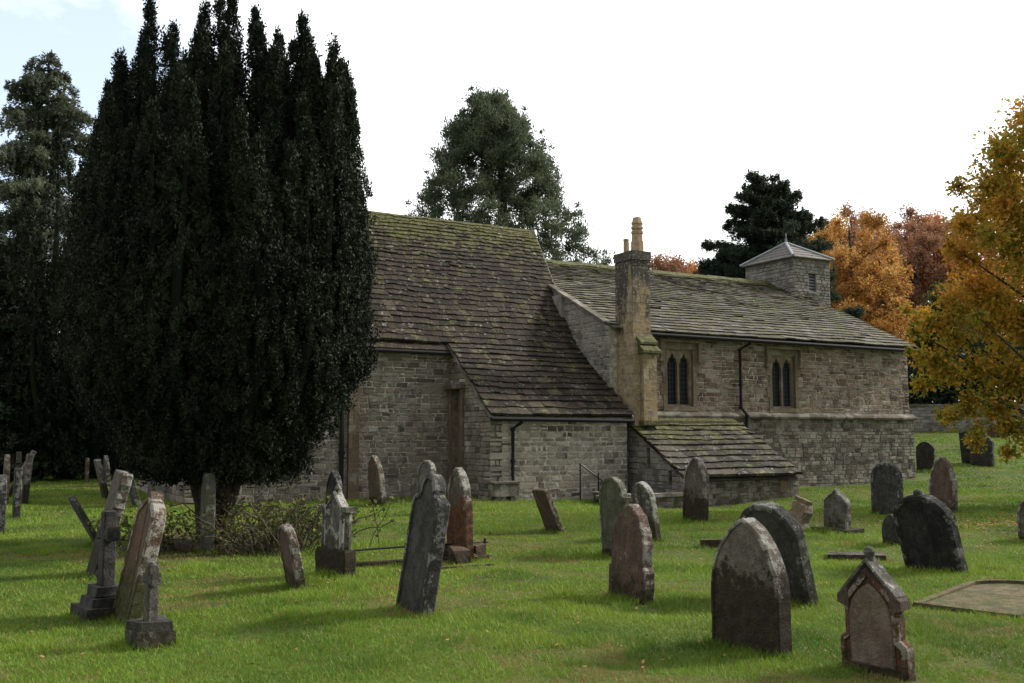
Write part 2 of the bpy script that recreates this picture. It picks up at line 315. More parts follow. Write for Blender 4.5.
def clip_convex(poly, clipper):
    out = poly
    n = len(clipper)
    for i in range(n):
        ax, ay = clipper[i]; bx, by = clipper[(i + 1) % n]; inp = out; out = []
        if not inp: break
        side = lambda p: (bx - ax) * (p[1] - ay) - (by - ay) * (p[0] - ax)
        for j in range(len(inp)):
            p, q = inp[j], inp[(j + 1) % len(inp)]; sp, sq = side(p), side(q)
            if sp >= 0: out.append(p)
            if (sp >= 0) != (sq >= 0):
                t = sp / (sp - sq); out.append((p[0] + (q[0] - p[0]) * t, p[1] + (q[1] - p[1]) * t))
    return out
def area(p): return .5 * sum(p[i][0] * p[(i + 1) % len(p)][1] - p[(i + 1) % len(p)][0] * p[i][1] for i in range(len(p)))
def wall(name, O, e, Nn, poly, mat, parent, holes=(), ch=(.12, .2), ln=(.2, .5), joint=.009, dep=(.008, .035), thick=.5, seed=1, loc=L, mort='mortar'):
    """rubble wall: mortar slab with every stone of the face modelled; poly CCW in (a,b)"""
    rd = random.Random(seed); mb = MB()
    def P(a, b, d): return loc(O[0] + e[0] * a + Nn[0] * d, O[1] + e[1] * a + Nn[1] * d, b)
    a0 = min(p[0] for p in poly); a1 = max(p[0] for p in poly); b0 = min(p[1] for p in poly); b1 = max(p[1] for p in poly)
    As = sorted({a0, a1, *[h[0] for h in holes], *[h[2] for h in holes]}); Bs = sorted({b0, b1, *[h[1] for h in holes], *[h[3] for h in holes]})
    for i in range(len(As) - 1):
        for k in range(len(Bs) - 1):
            ca, cb = (As[i] + As[i + 1]) / 2, (Bs[k] + Bs[k + 1]) / 2
            if any(h[0] < ca < h[2] and h[1] < cb < h[3] for h in holes): continue
            c = clip_convex([(As[i], Bs[k]), (As[i + 1], Bs[k]), (As[i + 1], Bs[k + 1]), (As[i], Bs[k + 1])], poly)
            if len(c) > 2: mb.face([P(a, b, 0) for a, b in c], 1)
    for h in holes:
        q = [(h[0], h[1]), (h[2], h[1]), (h[2], h[3]), (h[0], h[3])]
        for i in range(4):
            p1, p2 = q[i], q[(i + 1) % 4]; mb.face([P(*p1, 0), P(*p2, 0), P(*p2, -.35), P(*p1, -.35)], 1)
    n = len(poly)
    for i in range(n): p1, p2 = poly[i], poly[(i + 1) % n]; mb.face([P(*p1, 0), P(*p2, 0), P(*p2, -thick), P(*p1, -thick)], 1)
    if not holes: mb.face([P(a, b, -thick) for a, b in poly], 1)
    b = b0
    while b < b1 - .02:
        h = rd.uniform(*ch)
        if b + h > b1 - .06: h = b1 - b
        segs = [(a0, a1)]
        for hh in holes:
            if hh[1] < b + h * .7 and hh[3] > b + h * .3:
                ns = []
                for s0, s1 in segs:
                    if hh[2] <= s0 or hh[0] >= s1: ns.append((s0, s1)); continue
                    if hh[0] - s0 > .03: ns.append((s0, hh[0]))
                    if s1 - hh[2] > .03: ns.append((hh[2], s1))
                segs = ns
        for s0, s1 in segs:
            a = s0
            while a < s1 - .01:
                l = rd.uniform(*ln) * (1 if rd.random() > .12 else 1.5)
                if a + l > s1 - ln[0] * .6: l = s1 - a
                rows = [(b, h)] if h < ch[1] * .8 or rd.random() > .25 else [(b, h * .5), (b + h * .5, h * .5)]
                for bb, hh_ in rows:
                    j = lambda k=.022: rd.uniform(-k, k)
                    jj = joint
                    q = [(a + jj + j(), bb + jj + j(.013)), (a + l - jj + j(), bb + jj + j(.013)), (a + l - jj + j(), bb + hh_ - jj + j(.013)), (a + jj + j(), bb + hh_ - jj + j(.013))]
                    if a <= s0 + 1e-6: q[0] = (a, q[0][1]); q[3] = (a, q[3][1])
                    if a + l >= s1 - 1e-6: q[1] = (s1, q[1][1]); q[2] = (s1, q[2][1])
                    q = clip_convex(q, poly)
                    if len(q) < 3 or abs(area(q)) < .0015: continue
                    cxq = sum(p[0] for p in q) / len(q); cyq = sum(p[1] for p in q) / len(q)
                    d = rd.uniform(*dep); ins = .016
                    fr = []
                    for (pa, pb) in q:
                        va, vb = cxq - pa, cyq - pb; lv = math.hypot(va, vb) or 1; kk = min(ins / lv * 1.5, .4); fr.append((pa + va * kk, pb + vb * kk))
                    m = len(q)
                    pts = [P(pa, pb, .0) for pa, pb in q] + [P(pa, pb, d + rd.uniform(-.005, .005)) for pa, pb in fr]
                    mb.add(pts, [tuple(range(m, 2 * m))] + [(k, (k + 1) % m, m + (k + 1) % m, m + k) for k in range(m)], 0)
                a += l
        b += h
    return mb.build(name, [mat, mort], parent)
S_ = dict(e=(1, 0), Nn=(0, -1)); Lf = dict(e=(0, -1), Nn=(-1, 0)); Rt = dict(e=(0, 1), Nn=(1, 0))
# chancel: south wall, lean-to walls
wall('chancel_wall', (0, 25.25), poly=[(5, -.3), (12.12, -.3), (12.12, 4.15), (5, 4.15)], mat='chancel', parent=church, ch=(.08, .18), ln=(.13, .38), seed=2, joint=.011, mort='mortar_pale', **S_)
wall('chancel_end_wall', (5, 0), poly=[(-31.9, -.3), (-25.25, -.3), (-25.25, 4.15), (-28.5, 8.3), (-31.9, 4.15)], mat='chancel', parent=church, ch=(.18, .26), ln=(.35, .7), seed=3, thick=.3, **Lf)
door_h = [(-25.0, -.3, -24.42, 2.9)]
wall('lean_to_side_wall', (12.1, 0), poly=[(-25.3, -.3), (-22.8, -.3), (-22.8, 2.12), (-25.3, 4.12)], mat='chancel', parent=church, holes=door_h, ch=(.11, .2), ln=(.16, .4), seed=4, thick=.35, **Lf)
wall('lean_to_wall', (0, 22.8), poly=[(12.1, -.3), (16.40, -.3), (16.40, 2.2), (12.1, 2.2)], mat='lean', parent=church, ch=(.10, .21), ln=(.13, .40), joint=.02, seed=5, mort='mortar_pale', dep=(.004, .016), thick=.4, **S_)
wall('gable_wall', (16.40, 0), poly=[(-35.9, -.3), (-23.6, -.3), (-23.6, 4.75), (-29.7, 7.65), (-35.9, 4.75)], mat='gable', parent=church, mort='mortar_pale', ch=(.10, .2), ln=(.18, .42), seed=6, thick=.3, **Lf)
# nave
WIN = [(18.42, 2.5, 19.42, 4.2), (22.6, 2.5, 23.6, 4.17)]
wall('nave_wall', (0, 23.6), poly=[(17.2, 2.2), (28.95, 2.2), (28.95, 4.68), (17.2, 4.68)], mat='nave', parent=church, holes=WIN, ch=(.07, .15), ln=(.14, .42), joint=.009, mort='mortar_pale', dep=(.006, .022), seed=7, thick=.5, **S_)
wall('nave_plinth', (0, 23.5), poly=[(16.62, -.4), (29.04, -.4), (29.04, 2.2), (16.62, 2.2)], mat='plinth', parent=church, ch=(.10, .2), ln=(.16, .42), joint=.008, dep=(.005, .02), seed=8, thick=.5, **S_)
wall('nave_end_wall', (28.95, 0), poly=[(23.6, -.4), (35.9, -.4), (35.9, 4.7), (29.7, 7.6), (23.6, 4.7)], mat='plinth', parent=church, ch=(.2, .28), ln=(.35, .8), seed=9, thick=.3, **Rt)
# string course with a sloped weathering
mb = MB(); u = 17.5
while u < 29.05:
    l = random.uniform(.5, 1.0); u1 = min(u + l, 29.12); t = random.uniform(-.006, .006)
    pr = [(23.62, 2.16), (23.42, 2.16), (23.40, 2.22), (23.42, 2.27), (23.57, 2.36), (23.62, 2.36)]
    pts = [L(u + .004, a + t, b) for a, b in pr] + [L(u1 - .004, a + t, b) for a, b in pr]; n = len(pr)
    mb.add(pts, [tuple(range(n)), tuple(range(2 * n - 1, n - 1, -1))] + [(k, k + n, (k + 1) % n + n, (k + 1) % n) for k in range(n)]); u = u1
mb.build('string_course', 'string', church)

# windows
def curve_plate(name, outer, holes, mapf, depth, mats, parent):
    cu = bpy.data.curves.new(name, 'CURVE'); cu.dimensions = '2D'; cu.fill_mode = 'BOTH'; cu.extrude = depth / 2
    for pl in [outer] + holes:
        sp = cu.splines.new('POLY'); sp.points.add(len(pl) - 1); sp.use_cyclic_u = True
        for p, (a, b) in zip(sp.points, pl): p.co = (a, b, 0, 1)
    o = bpy.data.objects.new('tmp', cu); me = bpy.data.meshes.new_from_object(o)
    for v in me.vertices: v.co = mapf(*v.co)
    bpy.data.objects.remove(o); bpy.data.curves.remove(cu); me.name = name; me.materials.clear()
    return link(name, me, mats, parent)
def lancet(cx, b0, w, hs):
    half = [(w / 2, b0), (w / 2, b0 + hs), (w / 2 - .012, b0 + hs + .05), (w / 2 - .055, b0 + hs + .075), (w * .40, b0 + hs + .10), (w * .38, b0 + hs + .15), (w * .27, b0 + hs + .19), (w * .16, b0 + hs + .195), (w * .16, b0 + hs + .23), (w * .10, b0 + hs + .28), (0, b0 + hs + .34)]
    return [(cx + a, b) for a, b in half] + [(cx - a, b) for a, b in reversed(half[:-1])]
for wi, (a0, b0, a1, b1) in enumerate(WIN):
    c = (a0 + a1) / 2; fw = a1 - a0
    fr = curve_plate('window', [(a0, b0), (a1, b0), (a1, b1), (a0, b1)], [lancet(c - .225, b0 + .06, .375, 1.2), lancet(c + .225, b0 + .06, .375, 1.2)],
                     lambda a, b, d: L(a, 23.70 - d, b), .09, 'dressed', church)
    tag(fr, ['two light window nearer the chimney', 'two light window beyond the drainpipe'][wi])
    g = MB(); g.box(L(a0 + .02, 23.76, b0 + .02), L(a1 - .02, 23.78, b1 - .02)); g.build('glass', 'glass', fr)
    s = MB()   # jambs and head standing 1 cm proud of the wall
    z = b0
    k = 0
    while z < b1 + .02:
        h = .34; e = .22 if k % 2 else .13
        z1 = min(z + h, b1 + .02)
        s.box(L(a0 - e, 23.565, z + .004), L(a0, 23.70, z1 - .004)); s.box(L(a1, 23.565, z + .004), L(a1 + e, 23.70, z1 - .004)); z = z1; k += 1
    s.box(L(a0 - .12, 23.567, b1 + .022), L(a1 + .12, 23.70, b1 + .19)); s.box(L(a0 - .16, 23.53, b0 - .14), L(a1 + .16, 23.70, b0 - .004))
    s.build('surround', 'dressed', fr)
    hm = MB(); zt = b1 + .2
    hm.box(L(a0 - .26, 23.48, zt), L(a1 + .26, 23.60, zt + .09)); hm.box(L(a0 - .26, 23.482, zt - .5), L(a0 - .17, 23.60, zt)); hm.box(L(a1 + .17, 23.482, zt - .5), L(a1 + .26, 23.60, zt))
    hm.box(L(a0 - .30, 23.46, zt - .57), L(a0 - .13, 23.60, zt - .5)); hm.box(L(a1 + .13, 23.46, zt - .57), L(a1 + .30, 23.60, zt - .5))
    hm.build('hood_mould', 'dressed', fr)

# roofs : every slate modelled
def slates(name, vs, zf, uf, mat, parent, wid=(.22, .48), t=.03, seed=1, extra=None):
    rd = random.Random(seed); mb = MB()
    for i in range(len(vs) - 1):
        v0, v1 = vs[i], vs[i + 1]; vm = min(v1 + (v1 - v0) * .35, vs[-1]); umin, umax = uf(v0)
        u = umin - rd.uniform(0, .2); tt = t * rd.uniform(.85, 1.2)
        while u < umax - .02:
            wv = rd.uniform(*wid) * (1 - .35 * i / len(vs)); u1 = min(u + wv, umax)
            ua = max(u, umin) + (rd.uniform(-.03, .02) if u < umin else 0)
            g = .004; j = rd.uniform(-.022, .012); lift = rd.uniform(0, .014) + (rd.uniform(.0, .03) if rd.random() < .08 else 0)
            a = v0 + j; k = rd.uniform(-.008, .008)
            hh = tt + lift; chip = rd.uniform(0, .03) if rd.random() < .3 else 0
            low = [(ua + g, a + chip), (u1 - g, a + k)]
            up = [(u1 - g, vm), (ua + g, vm)]
            q = low + up
            sg = [.045 * float(vnoise(x, y, .8, 31)) + .02 * float(vnoise(x, y, 2.3, 32)) for x, y in q]
            top = [L(x, y, zf(y) + sg[n] + (hh if n < 2 else .008)) for n, (x, y) in enumerate(q)]
            bot = [L(x, y + (.035 if n < 2 else 0), zf(y) + sg[n] + (hh - tt if n < 2 else -.01)) for n, (x, y) in enumerate(q)]
            mb.add(top + bot, [(0, 1, 2, 3), (4, 5, 1, 0), (5, 6, 2, 1), (7, 4, 0, 3)])
            u = u1
    if extra: extra(mb)
    return mb.build(name, mat, parent)
def zch(v): return 2.12 + (v - 22.6) * .795 if v < 25.25 else 4.227 + (v - 25.25) * 1.30
def courses(v0, v1, s0, s1, zf):
    out = [v0]; v = v0
    while v < v1:
        f = (v - v0) / (v1 - v0); sl = (zf(v + .05) - zf(v)) / .05; d = (s0 * (1 - f) + s1 * f) / math.hypot(1, sl)
        if v + d > v1 - d * .5: break
        v += d; out.append(v)
    out.append(v1); return out
def ch_extra(mb):
    mb.box(L(4.9, 28.36, 8.30), L(16.72, 28.64, 8.33)); u = 4.9
    for k in range(30):   # ridge stones
        u1 = min(u + .42, 16.75); a = random.uniform(-.01, .01)
        mb.add([L(u, 28.28, 8.24), L(u1, 28.28, 8.24), L(u1, 28.5, 8.50 + a), L(u, 28.5, 8.50 + a), L(u1, 28.72, 8.24), L(u, 28.72, 8.24)], [(0, 1, 2, 3), (3, 2, 4, 5), (0, 3, 5), (1, 4, 2)]); u = u1
        if u >= 16.7: break
    mb.add([L(4.9, 28.5, 8.40), L(16.7, 28.5, 8.40), L(16.7, 32.1, 3.8), L(4.9, 32.1, 3.8)], [(0, 1, 2, 3)])
    # boarding under the slates
    for (ua, ub, va) in ((4.95, 12.05, 25.0), (12.06, 16.44, 22.66)):
        p = [va, 25.26, 28.5] if va < 25.2 else [va, 28.5]
        for q in range(len(p) - 1):
            mb.add([L(ua, p[q], zch(p[q]) - .03), L(ub, p[q], zch(p[q]) - .03), L(ub, p[q + 1], zch(p[q + 1]) - .03), L(ua, p[q + 1], zch(p[q + 1]) - .03)], [(0, 1, 2, 3)])
slates('chancel_roof', courses(22.6, 28.5, .30, .155, zch), zch, lambda v: ((4.9 if v > 24.98 else 12.02), 16.48 + .26 * max(0, (v - 26) / 2.5)), 'slate_brown', church, seed=21, t=.055, wid=(.2, .46), extra=ch_extra)
mb = MB()
mb.face([L(16.71, v, z) for v, z in [(26.6, 5.7), (28.5, 8.38), (31.9, 4)]]); mb.build('chancel_gable', 'gable', church)
def znv(v): return 4.62 + (v - 23.28) * .475
def nv_extra(mb):
    u = 16.7
    while u < 28.6:
        u1 = min(u + .5, 28.6); a = random.uniform(-.012, .012)
        mb.add([L(u, 29.45, 7.60), L(u1, 29.45, 7.60), L(u1, 29.7, 7.80 + a), L(u, 29.7, 7.80 + a), L(u1, 29.95, 7.60), L(u, 29.95, 7.60)], [(0, 1, 2, 3), (3, 2, 4, 5), (0, 3, 5), (1, 4, 2)]); u = u1
    mb.add([L(16.6, 29.7, 7.66), L(28.8, 29.7, 7.66), L(28.8, 36.2, 4.6), L(16.6, 36.2, 4.6)], [(0, 1, 2, 3)])
    mb.add([L(16.6, 23.32, 4.60), L(28.8, 23.32, 4.60), L(28.8, 29.7, 7.64), L(16.6, 29.7, 7.64)], [(0, 1, 2, 3)])
slates('nave_roof', courses(23.28, 29.7, .30, .16, znv), znv, lambda v: (16.36, 29.15), 'slate_grey', church, seed=22, t=.045, wid=(.22, .5), extra=nv_extra)
# coping along the nave verge beside the chimney
mb = MB(); v = 23.75
while v < 28.3:
    v1 = v + .62
    mb.add([L(uu, vv, znv(vv) + h) for uu in (16.30, 16.55) for vv in (v + .004, v1 - .004) for h in (.02, .09)], [(0, 1, 3, 2), (4, 6, 7, 5), (1, 5, 7, 3), (0, 2, 6, 4), (0, 4, 5, 1), (2, 3, 7, 6)]); v = v1
mb.build('verge_coping', 'string', church)
# verges of the catslide: mortar fillets
def fillet(name, pts, w, h0, h1):
    mb = MB()
    for (u0_, v0_), (u1_, v1_) in zip(pts[:-1], pts[1:]):
        mb.add([L(uu + dw_, vv, zch(vv) + h) for dw_ in (0, w) for uu, vv in ((u0_, v0_), (u1_, v1_)) for h in (h0, h1)], [(0, 1, 3, 2), (4, 6, 7, 5), (1, 5, 7, 3), (0, 2, 6, 4), (0, 4, 5, 1), (2, 3, 7, 6)])
    mb.build(name, 'string', church)
fillet('verge_mortar', [(16.46, 22.6), (16.46, 25.25), (16.46, 26), (16.72, 28.5)], .05, -.12, .05)
fillet('verge_mortar', [(12.0, 22.64), (12.0, 25.24)], .09, -.06, -.005)
# flat-faced pilaster and lead box on the gable
mb = MB(); mb.box(L(16.26, 26.0, 4.9), L(16.40, 26.75, 5.98)); mb.build('pilaster', 'gable', church)
mb = MB(); mb.box(L(16.22, 26.05, 4.7), L(16.38, 26.62, 4.98)); mb.build('vent_box', 'lead_dark', church)
# outhouse
def zo(v): return .5 + (v - 20.48) * .58
OV = courses(20.48, 23.05, .34, .24, zo)
slates('outhouse_roof', OV, zo, lambda v: (16.6, 20.7), 'slate_low', church, seed=23, t=.06, wid=(.3, .62))
mb = MB(); mb.add([L(16.62, 20.52, .46), L(20.82, 20.52, .46), L(20.82, 23.5, 2.2), L(16.62, 23.5, 2.2)], [(0, 1, 2, 3)])
mb.box(L(16.9, 22.95, 1.9), L(20.8, 23.5, 2.03)); mb.box(L(16.6, 22.9, 1.96), L(20.3, 23.2, 2.06)); mb.build('outhouse_ridge', 'slate_low', church)
wall('outhouse_wall', (0, 20.68), poly=[(16.72, -.6), (20.7, -.6), (20.7, .44), (16.72, .44)], mat='plinth', parent=church, ch=(.1, .17), ln=(.18, .4), seed=12, thick=.3, **S_)
wall('outhouse_side_wall', (16.7, 0), poly=[(-23.5, -.6), (-20.66, -.6), (-20.66, .5), (-23.1, 1.93), (-23.5, 1.93)], mat='gable', parent=church, ch=(.11, .2), ln=(.18, .4), seed=13, thick=.3, holes=[(-22.3, .75, -22.15, 1.3), (-21.35, .32, -21.2, .7)], **Lf)
wall('outhouse_end_wall', (20.7, 0), poly=[(20.66, -.6), (23.5, -.6), (23.5, 1.93), (23.1, 1.93), (20.66, .5)], mat='plinth', parent=church, ch=(.13, .2), ln=(.2, .45), seed=14, thick=.3, **Rt)
mb = MB(); mb.box(L(20.02, 20.655, -.5), L(20.36, 20.70, .40)); mb.build('blocked_opening', 'brown', church)
# chimney
def ashlar_block(name, u0, u1, v0, v1, z0, z1, mat, parent, h=.3, seed=1, bands=()):
    rd = random.Random(seed); mb = MB(); mb.box(L(u0 + .012, v0 + .012, z0), L(u1 - .012, v1 - .012, z1 - .01), 1); z = z0; k = 0
    while z < z1 - .02:
        hh = min(h * rd.uniform(.8, 1.2), z1 - z)
        if z1 - z - hh < .1: hh = z1 - z
        cu = [u0, u1] if k % 2 and u1 - u0 < .9 else [u0, u0 + (u1 - u0) * rd.uniform(.35, .65), u1]
        cv = [v0, v0 + (v1 - v0) * rd.uniform(.35, .65), v1]
        for i in range(len(cu) - 1):
            o = rd.uniform(0, .006); mb.box(L(cu[i] + (.003 if i else -o), v0 - o, z + .003), L(cu[i + 1] - (.003 if i < len(cu) - 2 else -o), v0 + .05, z + hh - .003), 0, .002)
        for i in range(len(cv) - 1):
            o = rd.uniform(0, .006); mb.box(L(u0 - o, cv[i] + (.054 if i == 0 else .003), z + .003), L(u0 + .05, cv[i + 1] - .003, z + hh - .003), 0, .002)
            mb.box(L(u1 - .05, cv[i] + (.054 if i == 0 else .003), z + .003), L(u1 + o, cv[i + 1] - .003, z + hh - .003), 0, .002)
        z += hh; k += 1
    return mb.build(name, [mat, 'mortar'], parent)
chim = empty('chimney'); chim.parent = church
ashlar_block('chimney_stack', 16.66, 17.26, 22.80, 23.66, 4.3, 6.62, 'ashlar', chim, .28, 31)
ashlar_block('chimney_head', 16.63, 17.29, 22.77, 23.69, 6.62, 6.88, 'ashlar', chim, .26, 32)
ashlar_block('chimney_base', 16.64, 17.28, 22.74, 23.7, 1.9, 4.3, 'ashlar', chim, .30, 33)
ashlar_block('chimney_breast', 16.84, 17.30, 22.58, 22.76, 2.02, 3.98, 'ashlar', chim, .30, 34)
mb = MB()
for (za, zb, va, vb) in ((3.94, 4.24, 22.46, 22.68), (4.2, 4.52, 22.62, 22.83)):
    mb.add([L(16.76, va, za), L(17.38, va, za), L(17.38, va, za + .07), L(16.76, va, za + .07), L(16.76, vb + .06, zb), L(17.36, vb + .06, zb), L(17.38, vb + .06, za), L(16.76, vb + .06, za)], [(0, 1, 2, 3), (3, 2, 5, 4), (0, 3, 4, 7), (1, 6, 5, 2), (0, 7, 6, 1)])
mb.build('weathering_cap', 'slate_low', chim)
mb = MB(); mb.box(L(16.78, 22.5, 1.93), L(17.42, 22.78, 2.05)); mb.build('sill_stone', 'slate_low', chim)
def pot(name, u, v, z0, prof, n=8):
    mb = MB(); k = 0
    for i in range(len(prof) - 1):
        (z1, r1), (z2, r2) = prof[i], prof[i + 1]
        for q in range(n):
            t1, t2 = 2 * math.pi * (q + .5) / n, 2 * math.pi * (q + 1.5) / n
            mb.face([L(u + r1 * math.cos(t1), v + r1 * math.sin(t1), z0 + z1), L(u + r1 * math.cos(t2), v + r1 * math.sin(t2), z0 + z1), L(u + r2 * math.cos(t2), v + r2 * math.sin(t2), z0 + z2), L(u + r2 * math.cos(t1), v + r2 * math.sin(t1), z0 + z2)])
    mb.build(name, 'pot', chim)
pot('chimney_pot', 16.98, 23.0, 6.88, [(0, .19), (.3, .19), (.30, .165), (.52, .16), (.53, .18), (.6, .18), (.61, .15), (.66, .15), (.67, .18), (.73, .18), (.74, .15), (.80, .15), (.81, .175), (.87, .17), (.88, .145), (1.0, .12), (1.02, .07), (.8, .06)])
pot('chimney_pot', 16.86, 23.38, 6.88, [(0, .085), (.38, .08), (.39, .09), (.43, .085), (.43, .05), (.2, .05)])
pot('chimney_pot', 16.98, 23.52, 6.88, [(0, .085), (.30, .08), (.31, .09), (.35, .085), (.35, .05), (.2, .05)])
# bell turret
tur = empty('bell_turret'); tur.parent = church
wall('turret_wall', (0, 28.36), poly=[(28.45, 0), (30.4, 0), (30.4, 8.6), (28.45, 8.6)], mat='tower', parent=tur, ch=(.09, .16), ln=(.16, .36), seed=15, thick=.2, holes=[(29.25, 7.28, 29.62, 8.0)], **S_)
wall('turret_side_wall', (28.45, 0), poly=[(-31.07, 5), (-28.36, 5), (-28.36, 8.6), (-31.07, 8.6)], mat='tower', parent=tur, ch=(.12, .2), ln=(.2, .45), seed=16, thick=.2, **Lf)
wall('turret_far_wall', (30.4, 0), poly=[(28.36, 0), (31.07, 0), (31.07, 8.6), (28.36, 8.6)], mat='tower', parent=tur, ch=(.2, .26), ln=(.3, .6), seed=17, thick=.2, **Rt)
mb = MB(); mb.box(L(29.25, 28.48, 7.28), L(29.62, 28.52, 8.0), 0)
for k in range(6): mb.add([L(29.25, 28.42, 7.3 + k * .12), L(29.62, 28.42, 7.3 + k * .12), L(29.62, 28.48, 7.38 + k * .12), L(29.25, 28.48, 7.38 + k * .12)], [(0, 1, 2, 3)], 1)
mb.build('louvred_opening', ['lead_dark', 'lead'], tur)
mb = MB(); mb.box(L(29.17, 28.31, 7.2), L(29.7, 28.38, 7.277)); mb.build('sill', 'tower', tur); mb = MB(); mb.box(L(29.15, 28.31, 8.003), L(29.72, 28.38, 8.1)); mb.build('lintel', 'tower', tur)
e0, e1, f0, f1, ze, ap = 28.30, 30.55, 28.21, 31.22, 8.58, (29.42, 29.70, 9.42)
mb = MB(); q = [(e0, f0), (e1, f0), (e1, f1), (e0, f1)]
for i in range(4):
    (a, b), (c, d) = q[i], q[(i + 1) % 4]
    for s in range(5):
        t0, t1 = s / 5, (s + 1) / 5
        lp = lambda x, y, t, dz: L(x + (ap[0] - x) * t, y + (ap[1] - y) * t, ze + (ap[2] - ze) * t + dz)
        mb.face([lp(a, b, t0, .03), lp(c, d, t0, .03), lp(c, d, t1, .004), lp(a, b, t1, .004)]); mb.face([lp(a, b, t0, 0), lp(c, d, t0, 0), lp(c, d, t0, .03), lp(a, b, t0, .03)])
mb.face([L(a, b, ze) for a, b in q]); mb.build('turret_roof', 'slate_turret', tur)
mb = MB()
for (a, b) in q: mb.tube([L(a, b, ze + .05), L(ap[0], ap[1], ap[2] + .04)], .055, 6)
mb.build('hip_roll', 'lead', tur)
mb = MB(); mb.tube([L(ap[0], ap[1], 9.38), L(ap[0], ap[1], 9.62)], .05, 6); mb.tube([L(ap[0], ap[1], 9.6), L(ap[0], ap[1], 9.85)], .018, 5); mb.build('finial', 'lead', tur)
# gutters, pipes
mb = MB(); mb.tube([L(16.8, 23.22, 4.56), L(28.95, 23.22, 4.53)], .06, 8); mb.build('gutter', 'pipe', church)
mb = MB(); mb.tube([L(12.0, 22.56, 2.06), L(16.46, 22.56, 2.03)], .055, 8); mb.build('gutter', 'pipe', church)
mb = MB(); mb.tube([L(5, 24.98, 3.92), L(12.0, 24.98, 3.90)], .055, 8); mb.build('gutter', 'pipe', church)
def pipe(pts, r=.045):
    mb = MB(); mb.tube([L(*p) for p in pts], r, 8)
    for p in pts[2:-1]: mb.tube([L(p[0], p[1], p[2] - .06), L(p[0], p[1], p[2] + .02)], r * 1.45, 8)
    a, b = pts[-2], pts[-1]; zz = a[2]
    mb.build('drainpipe', 'pipe', church)
pipe([(21.42, 23.22, 4.55), (21.42, 23.28, 4.45), (21.22, 23.5, 4.30), (21.22, 23.5, 3.2), (21.22, 23.5, 2.5), (21.32, 23.34, 2.25), (21.34, 23.40, 2.05), (21.34, 23.42, 1.0), (21.34, 23.42, -.2)])
pipe([(12.92, 22.56, 2.05), (12.9, 22.6, 1.96), (12.72, 22.71, 1.82), (12.72, 22.71, 1.0), (12.72, 22.71, -.1)])
pipe([(8.85, 24.98, 3.9), (8.95, 25.12, 3.7), (8.95, 25.15, 2.5), (8.95, 25.15, 1.2), (8.95, 25.15, -.1)], .06)
# brown quoin strip and doorway
ashlar_block('buttress_quoin', 9.14, 9.42, 25.14, 25.3, -.2, 4.1, 'brown', church, .36, 35)
dw = empty('doorway'); dw.parent = church
mb = MB(); mb.box(L(12.02, 24.26, -.2), L(12.2, 24.418, 2.896), 0); mb.box(L(12.03, 25.002, -.2), L(12.2, 25.12, 2.896), 0); mb.build('jamb', 'brown', dw)
mb = MB(); mb.box(L(11.90, 24.2, 2.903), L(12.2, 25.2, 3.02)); mb.build('lintel', 'string', dw)
mb = MB()
for k in range(4): mb.box(L(12.24, 24.42 + k * .146, -.2), L(12.27, 24.42 + k * .146 + .14, 2.88))
mb.build('door', 'wood', dw)

# ------------------------------------------------------------------ things beside the church (churchyard fittings)
def at_uv(u, v):
    x, y = world(u, v); return (x, y, float(gz(x, y)))
# stone trough
o = empty('stone_trough', at_uv(12.25, 22.35), AX); tag(o, 'grey stone trough on two blocks beside the lean-to drainpipe', 'trough')
mb = MB(); mb.box((-.36, -.16, .12), (.36, .16, .44), 0, .01); mb.build('basin', 'dark', o)
mb = MB(); mb.box((-.38, -.18, .44), (.38, .18, .49), 0, .006); mb.build('lid', 'dark', o)
for sx in (-.22, .2): mb = MB(); mb.box((sx - .06, -.12, -.1), (sx + .06, .12, .12), 0, .01); mb.build('support_block', 'dark', o)
# area wall by the outhouse
aw = empty('low_wall', at_uv(15.3, 20.6), AX); tag(aw, 'low dark rubble wall with stone coping in front of the outhouse steps', 'wall')
ox, oy = 15.3, 20.6
LL = lambda u, v, z: (u - ox, v - oy, z)
wall('wall_face', (0, 20.45), poly=[(14.75, -.6), (16.66, -.6), (16.66, .25), (14.75, .25)], mat='dark', parent=aw, ch=(.1, .16), ln=(.18, .4), seed=18, thick=.3, loc=LL, **S_)
wall('wall_side', (14.75, 0), poly=[(-22.0, -.6), (-20.47, -.6), (-20.47, .25), (-22.0, .25)], mat='dark', parent=aw, ch=(.1, .16), ln=(.18, .4), seed=19, thick=.3, loc=LL, **Lf)
mb = MB(); u = 14.7
while u < 16.6: u1 = min(u + random.uniform(.5, .9), 16.64); mb.box(LL(u + .005, 20.38, .253), LL(u1 - .005, 20.8, .34), 0, .006); u = u1
v = 20.82
while v < 22.0: mb.box(LL(14.68, v + .005, .253), LL(15.07, min(v + .6, 22.05) - .005, .34), 0, .006); v += .6
mb.build('coping', 'string', aw)
# handrail
hr = empty('handrail', at_uv(14.9, 22.45), AX); tag(hr, 'black iron handrail sloping down beside the lean-to wall', 'handrail')
for du, h in ((-.28, .98), (.3, .72)): mb = MB(); mb.tube([(du, 0, -.3), (du, 0, h)], .022, 8); mb.build('post', 'iron', hr)
mb = MB(); mb.tube([(-.28, 0, .97), (.75, 0, .28)], .02, 8); mb.tube([(-.28, 0, .5), (-.02, 0, .5)], .015, 6) if 0 else None; mb.build('rail', 'iron', hr)
